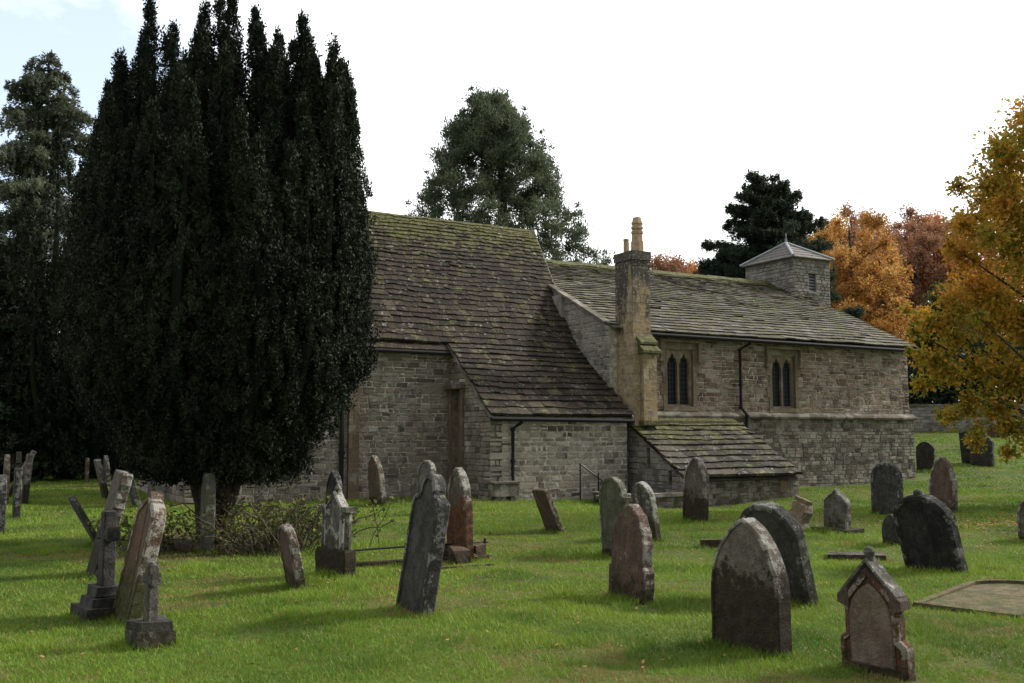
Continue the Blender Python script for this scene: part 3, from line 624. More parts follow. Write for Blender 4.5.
# far boundary wall, running from behind the nave out to the right
bw = empty('boundary_wall', (26, 59.5, 1.83)); tag(bw, 'grey stone boundary wall along the far edge of the churchyard', 'wall')
LB = lambda x, y, z: (x - 26, y - 59.5, z - 1.83)
wall('wall_face', (0, 59.5), poly=[(14, .9), (60, .9), (60, 3.36), (14, 3.36)], mat='tower', parent=bw, ch=(.14, .22), ln=(.3, .8), seed=20, thick=.4, loc=LB, **S_)
mb = MB(); x = 14
while x < 60: mb.box(LB(x + .01, 59.42, 3.363), LB(x + .78, 60.0, 3.47), 0, .008); x += .8
mb.build('coping', 'string', bw)

# ------------------------------------------------------------------ gravestones
def hs_mat(name, base, base2, lich=(.42, .42, .38), la=.62, mossh=None, mossc=(.03, .026, .014), streak=.4, spots=.68):
    m = M(name, .88, .2)
    c = m.mix(m.mr(m.noise(4, 7, .78), .35, .65), base, base2); c = m.mix(m.mr(m.noise(11, 6, .8), .55, .8, 0, .6), c, tuple(x * .35 for x in base)); c = m.mix(m.mr(m.noise(3, 5, .7), .6, .85, 0, .35), c, (.09, .10, .04))
    c = m.mix(m.mr(m.noise(5, 5, .7, (2.2, 2.2, .45)), .5, .75, 0, streak), c, tuple(x * .3 for x in base))
    c = m.mix(m.mr(m.noise(7, 7, .78), la + .13, la + .22, 0, .7), c, lich)
    c = m.mix(m.mr(m.noise(26, 5, .8), spots + .14, spots + .2, 0, .75), c, lich)
    if mossh is not None:
        zz = m.math('ADD', m.z(), m.mr(m.noise(6, 6, .75), .2, .8, -.16, .16))
        c = m.mix(m.mr(zz, mossh - .05, mossh + .06, .93, 0), c, m.ramp(m.noise(16, 4), [(.35, mossc), (.7, (mossc[0] * 2, mossc[1] * 2.1, mossc[2] * 1.7))]))
    m.col(c)
    h = m.math('ADD', m.noise(45, 5, .75), m.math('MULTIPLY', m.noise(7, 5, .7), 1.4)); m.bump(h, .02, .9); return m.m
HP = {}
def hs(key, *a, **k):
    kk = dict(k); HP[key] = (a, kk); return hs_mat(*a, **k)
HM = dict(
    grey=hs('grey', 'grey_gravestone', (.18, .17, .14), (.085, .08, .065), mossh=.10),
    dark=hs('dark', 'dark_gravestone', (.045, .043, .04), (.085, .08, .075), (.30, .30, .28), .68, .06),
    black=hs('black', 'black_gravestone', (.025, .024, .024), (.055, .053, .05), (.26, .26, .24), .70),
    red=hs('red', 'red_sandstone', (.15, .068, .042), (.10, .058, .042), (.35, .34, .29), .66, .08),
    redgrey=hs('redgrey', 'red_grey_stone', (.16, .105, .08), (.10, .075, .06), (.40, .39, .35), .60, .18),
    mossy=hs('mossy', 'half_mossed_stone', (.20, .17, .145), (.13, .105, .085), (.42, .41, .37), .60, .60, (.022, .016, .009)),
    green=hs('green', 'green_grey_stone', (.12, .125, .085), (.17, .165, .125), (.34, .35, .28), .66, .05),
    lichen=hs('lichen', 'lichened_stone', (.17, .16, .14), (.09, .08, .07), (.55, .55, .50), .50, .36, (.04, .035, .02), .6, .6),
    tall=hs('tall', 'brown_grey_stone', (.15, .125, .105), (.10, .08, .065), (.36, .35, .31), .60, .48, (.02, .016, .008)),
    brown=hs('brown', 'brown_gravestone', (.15, .105, .07), (.10, .07, .05), (.38, .36, .30), .64, .05),
    redlow=hs('redlow', 'red_faced_stone', (.17, .155, .125), (.10, .09, .075), (.46, .45, .40), .58, .80, (.085, .036, .022)),
    panel=hs('panel', 'pale_red_panel', (.24, .19, .155), (.17, .12, .095), (.34, .32, .28), .74),
    rusty=hs('rusty', 'rusty_faced_stone', (.17, .10, .065), (.12, .085, .06), (.46, .45, .40), .60, .42, (.04, .042, .014)),
    ledger=hs('ledger', 'moss_tan_stone', (.20, .16, .09), (.10, .10, .04), (.30, .27, .19), .70),
    buff=hs('buff', 'buff_rubble', (.30, .22, .14), (.22, .16, .10), (.45, .43, .38), .58))
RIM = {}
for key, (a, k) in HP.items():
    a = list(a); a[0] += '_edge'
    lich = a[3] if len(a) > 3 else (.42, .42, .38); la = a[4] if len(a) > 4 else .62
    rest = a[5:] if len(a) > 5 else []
    RIM[key] = hs_mat(a[0], a[1], a[2], lich, la - .26, *rest, **k)  # edge copy: extra lichen, which also paints in a pale rim highlight
def outline(style, w, h):
    H = w / 2
    def arc(cx, cz, r, t0, t1, n=12): return [(cx + r * math.cos(R(t0 + (t1 - t0) * i / n)), cz + r * math.sin(R(t0 + (t1 - t0) * i / n))) for i in range(n + 1)]
    if style == 'round': pts = arc(0, h - H, H, 0, 90)
    elif style == 'segment':
        rise = w * .32; r = (H * H + rise * rise) / (2 * rise); a = math.degrees(math.asin(H / r)); pts = arc(0, h - r, r, 90 - a, 90)
    elif style == 'gothic':
        rise = w * .78; r = (H * H + rise * rise) / (2 * H); a = math.degrees(math.asin(rise / r)); pts = arc(H - r, h - rise, r, 0, a)
    elif style == 'lowgothic':
        rise = w * .60; r = (H * H + rise * rise) / (2 * H); a = math.degrees(math.asin(min(1, rise / r))); pts = arc(H - r, h - rise, r, 0, a)
    elif style == 'shoulder_round':
        r = H * .74; pts = [(H, h - r - .03), (H - .03, h - r + .0), (r, h - r)] + arc(0, h - r, r, 0, 90)
    elif style == 'trefoil':
        r = H * .5; s = h - r * 1.35; pts = arc(H - r * .62, s - r * .62, r * .62, 0, 110, 7) + arc(0, h - r, r, -8, 90, 9)
    elif style == 'shoulder_gothic':
        hb = H * .86; rise = w * .72; r = (hb * hb + rise * rise) / (2 * hb); a = math.degrees(math.asin(min(1, rise / r)))
        pts = [(H, h - rise - .10), (H, h - rise - .02), (hb, h - rise)] + arc(hb - r, h - rise, r, 0, a, 10)
    elif style == 'ogee':
        s = h - w * .55; pts = [(H, s), (H * .97, s + w * .12), (H * .84, s + w * .24), (H * .62, s + w * .33), (H * .40, s + w * .385), (H * .22, s + w * .44), (H * .09, s + w * .51), (0, h)]
    elif style == 'gable': pts = [(H, h - w * .55), (H * .93, h - w * .50), (0, h)]
    elif style == 'cusped': pts = [(H, h - w * .42), (H * .92, h - w * .33), (H * .55, h - w * .22), (H * .2, h - w * .10), (0, h)]
    elif style == 'square': pts = [(H, h - .03), (H - .03, h), (0, h)]
    pts = [(H, -.35), (H, (-.35 + pts[0][1]) / 2)] + pts
    return pts + [(-a, b) for a, b in reversed(pts[:-1] if abs(pts[-1][0]) < 1e-6 else pts)]
def slab_mesh(mb, pl, t, rd, rim=.035, rec=.012, jit=.004, edge=False):
    # resample and roughen the outline
    q = []
    for i in range(len(pl)):
        p, n = pl[i], pl[(i + 1) % len(pl)]; d = math.hypot(n[0] - p[0], n[1] - p[1]); k = max(1, int(d / .05))
        for s in range(k): q.append((p[0] + (n[0] - p[0]) * s / k + rd.uniform(-jit, jit), p[1] + (n[1] - p[1]) * s / k + rd.uniform(-jit, jit)))
    n = len(q); nrm = []
    for i in range(n):
        a, b = q[i - 1], q[(i + 1) % n]; dx, dz = b[0] - a[0], b[1] - a[1]; l = math.hypot(dx, dz) or 1; nrm.append((-dz / l, dx / l))   # inward for CCW
    def ring(off, y): return [(q[i][0] + nrm[i][0] * off, y, q[i][1] + nrm[i][1] * off) for i in range(n)]
    e = .012
    rings = [ring(e, t / 2), ring(0, t / 2 - e), ring(0, -t / 2 + e), ring(e, -t / 2)]
    if rim: rings += [ring(rim, -t / 2), ring(rim + .01, -t / 2 + rec)]
    k = len(mb.v)
    for r_ in rings: mb.v += r_
    for j in range(len(rings) - 1):
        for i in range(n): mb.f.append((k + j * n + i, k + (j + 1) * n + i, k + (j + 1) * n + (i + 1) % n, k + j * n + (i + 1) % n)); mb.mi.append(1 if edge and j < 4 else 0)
    mb.f.append(tuple(k + i for i in reversed(range(n)))[::-1]); mb.mi.append(0)
    mb.f.append(tuple(k + (len(rings) - 1) * n + i for i in range(n))); mb.mi.append(0)
YAW = R(-60.8)
GROUP = 'gravestones standing in the churchyard grass'
for fx, fy, fr in ((4.5, 9.6, .5), (4.75, 14, .35), (3.03, 15.15, .2)): FEET.append((fx, fy, fr, .2))
def grave(X, Y, w, h, style, mat, label, lean=0, roll=0, t=.11, rim=.035, yaw=0, rec=.012, cat='gravestone', name='gravestone', flare=None, jit=.004):
    z = float(gz(X, Y)); FEET.append((X, Y, w / 2, t / 2))
    rd = random.Random(int(X * 1000 + Y * 77)); mb = MB(); pl = outline(style, w, h)
    if flare:  # (width factor, height) : the foot is wider below that height
        pl = [(a * (flare[0] if b < flare[1] else 1), b) for a, b in pl]
        q = []
        for i, p in enumerate(pl):
            n = pl[(i + 1) % len(pl)]; q.append(p)
            if p[1] < flare[1] < n[1]: q += [(w / 2 * flare[0], flare[1]), (w / 2 * flare[0] * .98, flare[1] + .03), (w / 2, flare[1] + .06)]
            if p[1] > flare[1] > n[1]: q += [(-w / 2, flare[1] + .06), (-w / 2 * flare[0] * .98, flare[1] + .03), (-w / 2 * flare[0], flare[1])]
        pl = [p for p in q]
    slab_mesh(mb, pl, t, rd, rim, rec, jit, True)
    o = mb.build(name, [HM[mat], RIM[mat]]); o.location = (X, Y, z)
    o.rotation_mode = 'QUATERNION'
    o.rotation_quaternion = (Matrix.Rotation(YAW + R(yaw), 4, 'Z') @ Matrix.Rotation(R(-lean), 4, 'X') @ Matrix.Rotation(R(roll), 4, 'Y')).to_quaternion()
    return tag(o, label, cat, GROUP)
def sub(parent, name, mb, mat): return mb.build(name, HM.get(mat, MAT.get(mat)) if isinstance(mat, str) else mat, parent)

G = grave
# right-hand foreground
s1 = G(2.53, 7.09, .42, .74, 'gable', 'red', 'red sandstone gravestone with gabled head, ball finial and pale panel, nearest the right corner', -4, 0, .10, .04, flare=(1.25, .20), yaw=6)
mb = MB(); slab_mesh(mb, [(a * .80, .05 + max(b, 0) * .80) for a, b in outline('gothic', .44, .72) if b > -.2], .02, random.Random(3), 0, 0, .002); p = sub(s1, 'panel', mb, 'panel'); p.location = (0, -.044, 0)
for sx in (-1, 1):
    mb = MB(); mb.add([(sx * .255, y, .47) for y in (-.055, .055)] + [(sx * .25, y, .53) for y in (-.055, .055)] + [(sx * .16, y, .44) for y in (-.055, .055)] + [(sx * .17, y, .59) for y in (-.055, .055)], [(0, 1, 3, 2), (4, 5, 7, 6), (0, 2, 6, 4), (1, 5, 7, 3), (2, 3, 7, 6), (0, 4, 5, 1)]); sub(s1, 'kneeler', mb, 'redgrey')
    mb = MB(); mb.add([(x, y, z_) for y in (-.058, .058) for x, z_ in ((sx * .225, .53), (sx * .225, .558), (0, .80), (0, .772))], [(0, 1, 2, 3), (7, 6, 5, 4), (1, 5, 6, 2), (0, 3, 7, 4), (0, 4, 5, 1)]); sub(s1, 'coping', mb, 'lichen')
mb = MB(); mb.tube([(0, 0, .77), (0, 0, .80), (0, 0, .815), (0, 0, .84), (0, 0, .865), (0, 0, .875)], [.028, .028, .034, .040, .028, .008], 10); sub(s1, 'finial', mb, 'grey')
s2 = G(5.29, 12.67, .84, 1.0, 'segment', 'black', 'broad black round-headed gravestone leaning left, with a tiny knob on top', -17, 0, .13, .06)
mb = MB(); mb.tube([(0, 0, .98), (0, 0, 1.02), (0, 0, 1.05), (0, 0, 1.06)], [.05, .055, .04, .01], 8); sub(s2, 'finial', mb, 'black')
G(7.88, 21.22, .76, 1.10, 'round', 'dark', 'tall dark round-topped gravestone with pale streaks, near the nave corner', 0, 0, .12, .07)
G(9.29, 21.77, .64, 1.18, 'shoulder_gothic', 'redgrey', 'reddish pointed gravestone with stepped shoulders, behind the broad black one', 0, 1, .12, .05)
G(15.25, 37.1, .78, 1.03, 'segment', 'dark', 'small dark round-headed gravestone just past the nave corner', 0, 0, .1, 0)
G(17.7, 37.9, .95, 1.22, 'segment', 'dark', 'dark squat gravestone far off under the yellow oak', 0, 0, .12, .08)
G(17.75, 38.9, .8, 1.25, 'square', 'black', 'narrow black gravestone tucked behind the squat one under the oak', 0, -4, .1, 0)
G(26.3, 54.8, .8, .75, 'segment', 'red', 'faint reddish gravestone farthest away by the boundary wall', 0, 0, .1, 0)
o = G(5.56, 17.31, .52, .72, 'cusped', 'grey', 'small grey gravestone with peaked and shouldered head on a flat base slab, near the outhouse', 0, 0, .12, .03)
mb = MB(); mb.box((-.42, -.2, -.05), (.42, .2, .06), 0, .015); sub(o, 'base_slab', mb, 'grey')
G(5.80, 15.42, .34, .46, 'gothic', 'dark', 'little dark pointed stone just left of the broad black one', -4, 0, .1, 0)
G(8.22, 15.86, .6, .70, 'round', 'grey', 'grey round-topped gravestone cut by the right edge of the photo', 0, 0, .1, .04)
G(1.84, 7.90, .76, 1.02, 'gothic', 'mossy', 'large pointed-arch gravestone with dark mossed lower half, centre right foreground', 0, 0, .14, .03)
G(2.80, 10.43, .80, 1.04, 'segment', 'dark', 'wide dark round-headed gravestone leaning left behind the pointed-arch one', -18, 4, .13, .06)
o = G(4.95, 17.67, .34, .48, 'square', 'buff', 'broken buff stump of rubble stone beyond the leaning dark gravestone', 8, 16, .22, 0, jit=.03)
mb = MB(); mb.box((-.1, -.09, .40), (.14, .1, .56), 0, .04); sub(o, 'loose_stone', mb, 'buff')
o = G(1.44, 14.02, .56, 1.10, 'round', 'green', 'greenish round-headed gravestone with small side shoulders, left of the oval-topped one', -3, 0, .11, .04)
for sx in (-1, 1): mb = MB(); mb.box((sx * .32 - .06, -.05, .78), (sx * .32 + .06, .05, .83), 0, .006); sub(o, 'shoulder', mb, 'green')
G(2.18, 16.16, .54, .92, 'lowgothic', 'lichen', 'pale lichened oval-topped gravestone behind the greenish one', -9, 0, .11, 0)
o = G(1.21, 10.43, .56, .97, 'gothic', 'redgrey', 'reddish brown pointed gravestone with wider foot, in front of the greenish round-headed one', 3, 0, .13, 0, flare=(1.13, .3), jit=.008)
mb = MB(); mb.box((-.42, -.22, -.06), (.42, .22, .09), 0, .03); sub(o, 'mossy_base', mb, 'moss_base') if 0 else None
G(3.45, 19.07, .62, 1.22, 'gothic', 'tall', 'tall pointed gravestone with dark lower half, in front of the outhouse roof', 3, 0, .13, .05)
# centre
G(-.90, 9.40, .60, 1.26, 'trefoil', 'dark', 'tall dark trefoil-headed gravestone leaning right, centre left foreground', 8, 3, .13, .045, rec=.018)
o = G(-.68, 13.36, .58, 1.22, 'shoulder_gothic', 'redlow', 'pointed gravestone with red face and white edge on a rubble foot, behind the trefoil one', -1, -1, .12, .06)
mb = MB()
for k in range(26):
    x, y, z_ = random.uniform(-.42, .42), random.uniform(-.2, .16), random.uniform(-.05, .2) * (1 - abs(random.uniform(-.3, .3))); s = random.uniform(.05, .11); mb.box((x - s, y - s, z_ - s), (x + s, y + s, z_ + s * .8), 0, s * .35)
sub(o, 'rubble_foot', mb, 'brown')
G(-1.78, 20.6, .66, 1.12, 'segment', 'grey', 'grey rough-topped gravestone peeping over the trefoil one near the church', 3, 0, .12, .04, jit=.01)
G(.74, 17.31, .46, .80, 'square', 'brown', 'small brown slab leaning sharply left alone on the open lawn', -22, 0, .1, 0)
G(-2.33, 11.03, .44, .70, 'round', 'redgrey', 'short round-topped gravestone with ruddy face leaning left, left of the carved one', -12, 0, .1, .03)
v2 = G(-2.08, 11.96, .36, .98, 'gable', 'lichen', 'ornate gabled gravestone white with lichen, flanked by little pillars', 1, 0, .12, .03, yaw=14)
for sx in (-1, 1):
    mb = MB(); mb.tube([(sx * .24, 0, .18), (sx * .24, 0, .74)], .045, 8); mb.box((sx * .24 - .06, -.07, .74), (sx * .24 + .06, .07, .80), 0, .004); mb.box((sx * .24 - .055, -.07, .26), (sx * .24 + .055, .07, .31), 0, .004); sub(v2, 'pillar', mb, 'lichen')
mb = MB(); mb.tube([(0, 0, .90), (0, 0, .97), (0, 0, 1.0), (0, 0, 1.06)], [.055, .035, .05, .012], 8); sub(v2, 'finial', mb, 'lichen')
mb = MB(); slab_mesh(mb, [(a, min(b, .30)) for a, b in outline('square', .62, .30)], .17, random.Random(9), 0, 0, .014); sub(v2, 'plinth', mb, 'tall')
G(-3.15, 17.9, .6, 1.0, 'gothic', 'black', 'blackened pointed gravestone behind the ornate lichened one', 0, 0, .12, .03)
G(-4.36, 14.50, .52, 1.12, 'round', 'green', 'upright slab with green-stained edge standing before the yew trunk', 0, 0, .13, 0, yaw=-4)
G(-3.17, 23.93, .74, 1.20, 'gothic', 'redgrey', 'narrow pointed gravestone close to the chancel wall beside the yew', -6, 0, .12, .04, yaw=2)
# left group
def cross(X, Y, h, base, steps, mat, label, lean=0, yaw=0, arm=.2, t=.12):
    z = float(gz(X, Y)); FEET.append((X, Y, base / 2, base / 2)); o = empty('cross_monument', (X, Y, z)); o.rotation_mode = 'QUATERNION'
    o.rotation_quaternion = (Matrix.Rotation(YAW + R(yaw), 4, 'Z') @ Matrix.Rotation(R(-lean), 4, 'X')).to_quaternion(); tag(o, label, 'cross', GROUP)
    zz = -.1; b = base
    for k in range(steps):
        hh = (.20 if steps > 1 else .22) if k == 0 else .09; mb = MB(); mb.box((-b / 2, -b / 2, zz), (b / 2, b / 2, zz + hh), 0, .012); sub(o, 'step', mb, mat); zz += hh + .001; b *= .74
    mb = MB(); t2 = t / 2; a = t * .55
    pl = [(a * 1.25, zz), (a, zz + .2), (a * .9, h * .74), (arm, h * .72), (arm, h * .86), (a * .9, h * .84), (a * .9, h)]
    slab_mesh(mb, pl + [(-x, y) for x, y in reversed(pl)], t, random.Random(5), 0, 0, .004); sub(o, 'shaft', mb, mat)
    return o
cross(-3.84, 9.61, .97, .46, 3, 'dark', 'dark stone cross on three mossy steps, left foreground', 1, 12, .15)
G(-4.88, 11.9, .46, 1.24, 'square', 'tall', 'tall broken-topped dark slab leaning right behind the stepped cross', 13, 3, .13, 0, jit=.014, yaw=4)
G(-6.22, 15.3, .62, .86, 'round', 'dark', 'thin dark slab leaning far left beyond the stepped cross', -30, 0, .08, 0)
G(-3.52, 9.30, .54, 1.18, 'ogee', 'rusty', 'big rusty-faced ogee gravestone with pale moulded edge leaning right, left foreground', 12, 0, .13, .05, yaw=7)
o = cross(-2.91, 8.23, .66, .30, 1, 'grey', 'little broken cross on a chunky square base, nearest stone at the left', 0, 10, .10, .09)
mb = MB(); mb.box((-.14, -.14, -.1), (.14, .14, .19), 0, .02); sub(o, 'die', mb, 'dark')
G(-8.74, 17.31, .5, 1.0, 'round', 'dark', 'black slab cut by the left edge of the photo', 0, 0, .12, 0)
G(-12.0, 23.93, .6, 1.2, 'gothic', 'brown', 'brownish pointed stone behind the slab at the left edge', 0, 0, .12, 0)
o = G(-10.02, 20.45, .46, 1.02, 'square', 'black', 'black pillar-like stone topped by a small cross at far left', 0, 0, .13, 0)
mb = MB(); mb.box((-.06, -.05, 1.0), (.06, .05, 1.34), 0, .004); mb.box((-.15, -.045, 1.12), (.15, .045, 1.22), 0, .004); sub(o, 'cross_head', mb, 'black')
G(-11.72, 24.28, .6, 1.2, 'square', 'tall', 'square dark-footed slab right of the black cross stone', 4, 0, .13, 0)
G(-13.5, 27.00, .6, 1.36, 'square', 'tall', 'thin slab leaning well right in the far left group', 27, 0, .11, 0)
G(-17.8, 38.0, .7, .8, 'round', 'grey', 'short distant slab leaning right below the dark trees', 28, 0, .12, 0)
G(-14.69, 34.83, .5, .85, 'square', 'brown', 'thin upright brownish post-like stone left of the white cross', 0, 0, .09, 0)
cross(-15.6, 37.6, 1.12, .5, 1, 'lichen', 'distant whitish stone cross under the dark trees', 0, 40, .22, .13)
G(-10.5, 26.16, .62, 1.08, 'square', 'tall', 'distant slab leaning left beside the broken-topped slab', -14, 0, .12, 0)
G(-12.89, 32.16, .6, 1.0, 'gothic', 'dark', 'distant dark pointed stone beyond the left-leaning distant slab', -5, 0, .12, 0)
G(-8.75, 23.60, .6, .9, 'square', 'dark', 'dark slab leaning left seen between the cross and the yew', -16, 0, .12, 0)
G(-9.35, 26.16, .5, .6, 'round', 'grey', 'small distant round stone left of the yew trunk', 0, 0, .1, 0)
G(-6.31, 18.0, .5, .6, 'round', 'green', 'short mossy stone in the shade of the yew', 0, 0, .11, 0)
# low pieces
def low_box(name, X, Y, sx, sy, sz, mat, label, cat, yaw=0, j=.01, tilt=0):
    mb = MB(); mb.box((-sx / 2, -sy / 2, -.1), (sx / 2, sy / 2, sz), 0, j); o = mb.build(name, HM.get(mat) or MAT[mat]); o.location = (X, Y, float(gz(X, Y)) + .0); o.rotation_euler = (R(tilt), 0, YAW + R(yaw)); return tag(o, label, cat)
low_box('footstone', 3.03, 15.15, .42, .12, .13, 'brown', 'low brick-like footstone in the grass left of the leaning dark gravestone', 'footstone', 60)
low_box('grave_slab', 4.75, 14.0, .75, .3, .08, 'grey', 'flat grey slab lying in the grass left of the broad black gravestone', 'slab', 45)
# raised ledger with moulded kerb, rounded head
led = empty('ledger_grave', (4.85, 10.15, float(gz(4.85, 10.15)) - .05)); led.rotation_euler = (R(0), R(-2.0), R(44)); tag(led, 'raised flat grave slab with rounded kerb and gravelly top at the right edge', 'ledger slab')
def capsule(w, l, n=14):
    return [(-l / 2, -w / 2), (l / 2 - w / 2, -w / 2)] + [(l / 2 - w / 2 + w / 2 * math.cos(R(-90 + 180 * i / n)), w / 2 * math.sin(R(-90 + 180 * i / n))) for i in range(1, n)] + [(l / 2 - w / 2, w / 2), (-l / 2, w / 2)]
def extrude(pl, z0, z1, mb):
    n = len(pl); mb.add([(a, b, z0) for a, b in pl] + [(a, b, z1) for a, b in pl], [tuple(range(n))[::-1], tuple(range(n, 2 * n))] + [(i, (i + 1) % n, n + (i + 1) % n, n + i) for i in range(n)])
rj = random.Random(8); jt = lambda pl, q: [(a + rj.uniform(-q, q), b + rj.uniform(-q, q)) for a, b in pl]
mb = MB(); extrude(jt(capsule(1.0, 1.75), .03), -.2, .085, mb); mb.build('slab', HM['brown'], led)
o_, i_ = jt(capsule(.97, 1.72), .012), jt(capsule(.82, 1.57), .014); mb = MB(); n = len(o_)
mb.add([(a, b, .07) for a, b in o_] + [(a, b, .112 + .02 * (a > 0)) for a, b in o_] + [(a, b, .118 + .02 * (a > 0)) for a, b in i_] + [(a, b, .103) for a, b in i_], [f for i in range(n) for f in ((i, (i + 1) % n, n + (i + 1) % n, n + i), (n + i, n + (i + 1) % n, 2 * n + (i + 1) % n, 2 * n + i), (2 * n + i, 2 * n + (i + 1) % n, 3 * n + (i + 1) % n, 3 * n + i))])
mb.build('kerb', HM['ledger'], led)
mb = MB(); extrude(capsule(.80, 1.55), .08, .106, mb); mb.build('gravel_top', HM['ledger'], led)
# kerbed plot with iron rail
kp = empty('grave_kerb', (-1.15, 13.2, float(gz(-1.15, 13.2)))); kp.rotation_euler = (0, 0, AX); tag(kp, 'low stone kerb with thin iron rail between the ornate and the red-faced gravestones', 'grave kerb')
mb = MB()
for (a, b, c, d) in ((-1.1, -.05, .95, .05), (-.7, -.85, .6, -.78)):
    mb.box((a, b, -.06), (c, d, .05), 0, .012)
mb.build('kerb_stone', HM['brown'], kp)
mb = MB(); mb.tube([(-1.1, 0, .21), (-.2, 0, .22), (.95, 0, .22)], .014, 6); mb.build('rail', 'iron', kp)
for x in (-1.05, -.25, .9): mb = MB(); mb.tube([(x, 0, -.1), (x, 0, .27)], .018, 6); mb.build('post', 'iron', kp)

# ------------------------------------------------------------------ trees
def leaf_mat(name, stops, trans=.25, rough=.7, big=.5):
    m = M(name, rough, .15); c = m.ramp(m.island(), stops)
    c = m.mix(m.mr(m.noise(big, 4, .6), .35, .65, 0, .5), c, m.ramp(m.noise(big * .6, 3), [(.4, stops[0][1]), (.6, stops[-1][1])]))
    m.col(c)
    if trans:
        tr = m.n('ShaderNodeBsdfTranslucent'); m.l(c, tr.inputs[0]); ms = m.n('ShaderNodeMixShader'); ms.inputs[0].default_value = trans
        out = [x for x in m.t.nodes if x.type == 'OUTPUT_MATERIAL'][0]; m.l(m.b.outputs[0], ms.inputs[1]); m.l(tr.outputs[0], ms.inputs[2]); m.l(ms.outputs[0], out.inputs[0])
    return m.m
LM = dict(
    yew=leaf_mat('yew_needles', [(0, (.008, .012, .008)), (.6, (.016, .025, .013)), (1, (.036, .046, .025))], .1),
    conifer=leaf_mat('conifer_needles', [(0, (.018, .032, .018)), (.6, (.035, .055, .03)), (1, (.06, .08, .045))], .1),
    cypress=leaf_mat('cypress_foliage', [(0, (.045, .065, .04)), (.6, (.085, .115, .065)), (1, (.15, .175, .10))], .4),
    greyfir=leaf_mat('grey_green_needles', [(0, (.06, .075, .05)), (.6, (.11, .13, .085)), (1, (.19, .20, .13))], .4),
    pine=leaf_mat('dark_fir', [(0, (.018, .030, .020)), (1, (.06, .08, .05))], .3),
    orange=leaf_mat('orange_leaves', [(0, (.24, .09, .04)), (.5, (.46, .19, .07)), (1, (.58, .30, .12))], .4),
    rust=leaf_mat('rust_leaves', [(0, (.17, .09, .06)), (.5, (.30, .155, .09)), (1, (.42, .23, .13))], .35),
    amber=leaf_mat('amber_leaves', [(0, (.28, .12, .03)), (.5, (.52, .26, .07)), (1, (.60, .38, .12))], .4),
    oak=leaf_mat('yellow_oak_leaves', [(0, (.12, .15, .022)), (.35, (.30, .27, .035)), (.7, (.54, .35, .05)), (1, (.54, .22, .035))], .45, big=.45),
    olive=leaf_mat('olive_leaves', [(0, (.05, .07, .02)), (1, (.16, .15, .04))], .25),
    twig=leaf_mat('bare_twigs', [(0, (.06, .045, .035)), (1, (.13, .10, .08))], 0),
    bramble=leaf_mat('bramble_leaves', [(0, (.035, .05, .015)), (.5, (.08, .10, .03)), (.8, (.12, .12, .04)), (1, (.30, .28, .09))], .25))
def leaves(name, P, D, size, mat, parent, aspect=.4, spread=.7):
    """P points, D preferred direction; one small diamond-shaped sprig at each"""
    n = len(P); A = D + RNG.normal(0, spread, (n, 3)); A /= np.linalg.norm(A, axis=1, keepdims=True) + 1e-9
    Bv = np.cross(A, RNG.normal(0, 1, (n, 3))); Bv /= np.linalg.norm(Bv, axis=1, keepdims=True) + 1e-9
    s = (size * (.55 + .9 * RNG.random(n)))[:, None]
    Q = np.zeros((n, 4, 3)); Q[:, 0] = P - A * s; Q[:, 1] = P + Bv * s * aspect - A * s * .15; Q[:, 2] = P + A * s; Q[:, 3] = P - Bv * s * aspect - A * s * .15
    return np_mesh(name, Q.reshape(-1, 3), 4, LM[mat], parent)
def base_empty(name, X, Y, label, cat, group=None):
    o = empty(name, (X, Y, float(gz(X, Y)))); return tag(o, label, cat, group)
def trunk(parent, pts, rads, mat='bark', name='trunk'):
    mb = MB(); mb.tube(pts, rads, 10); return mb.build(name, mat, parent, smooth=True)

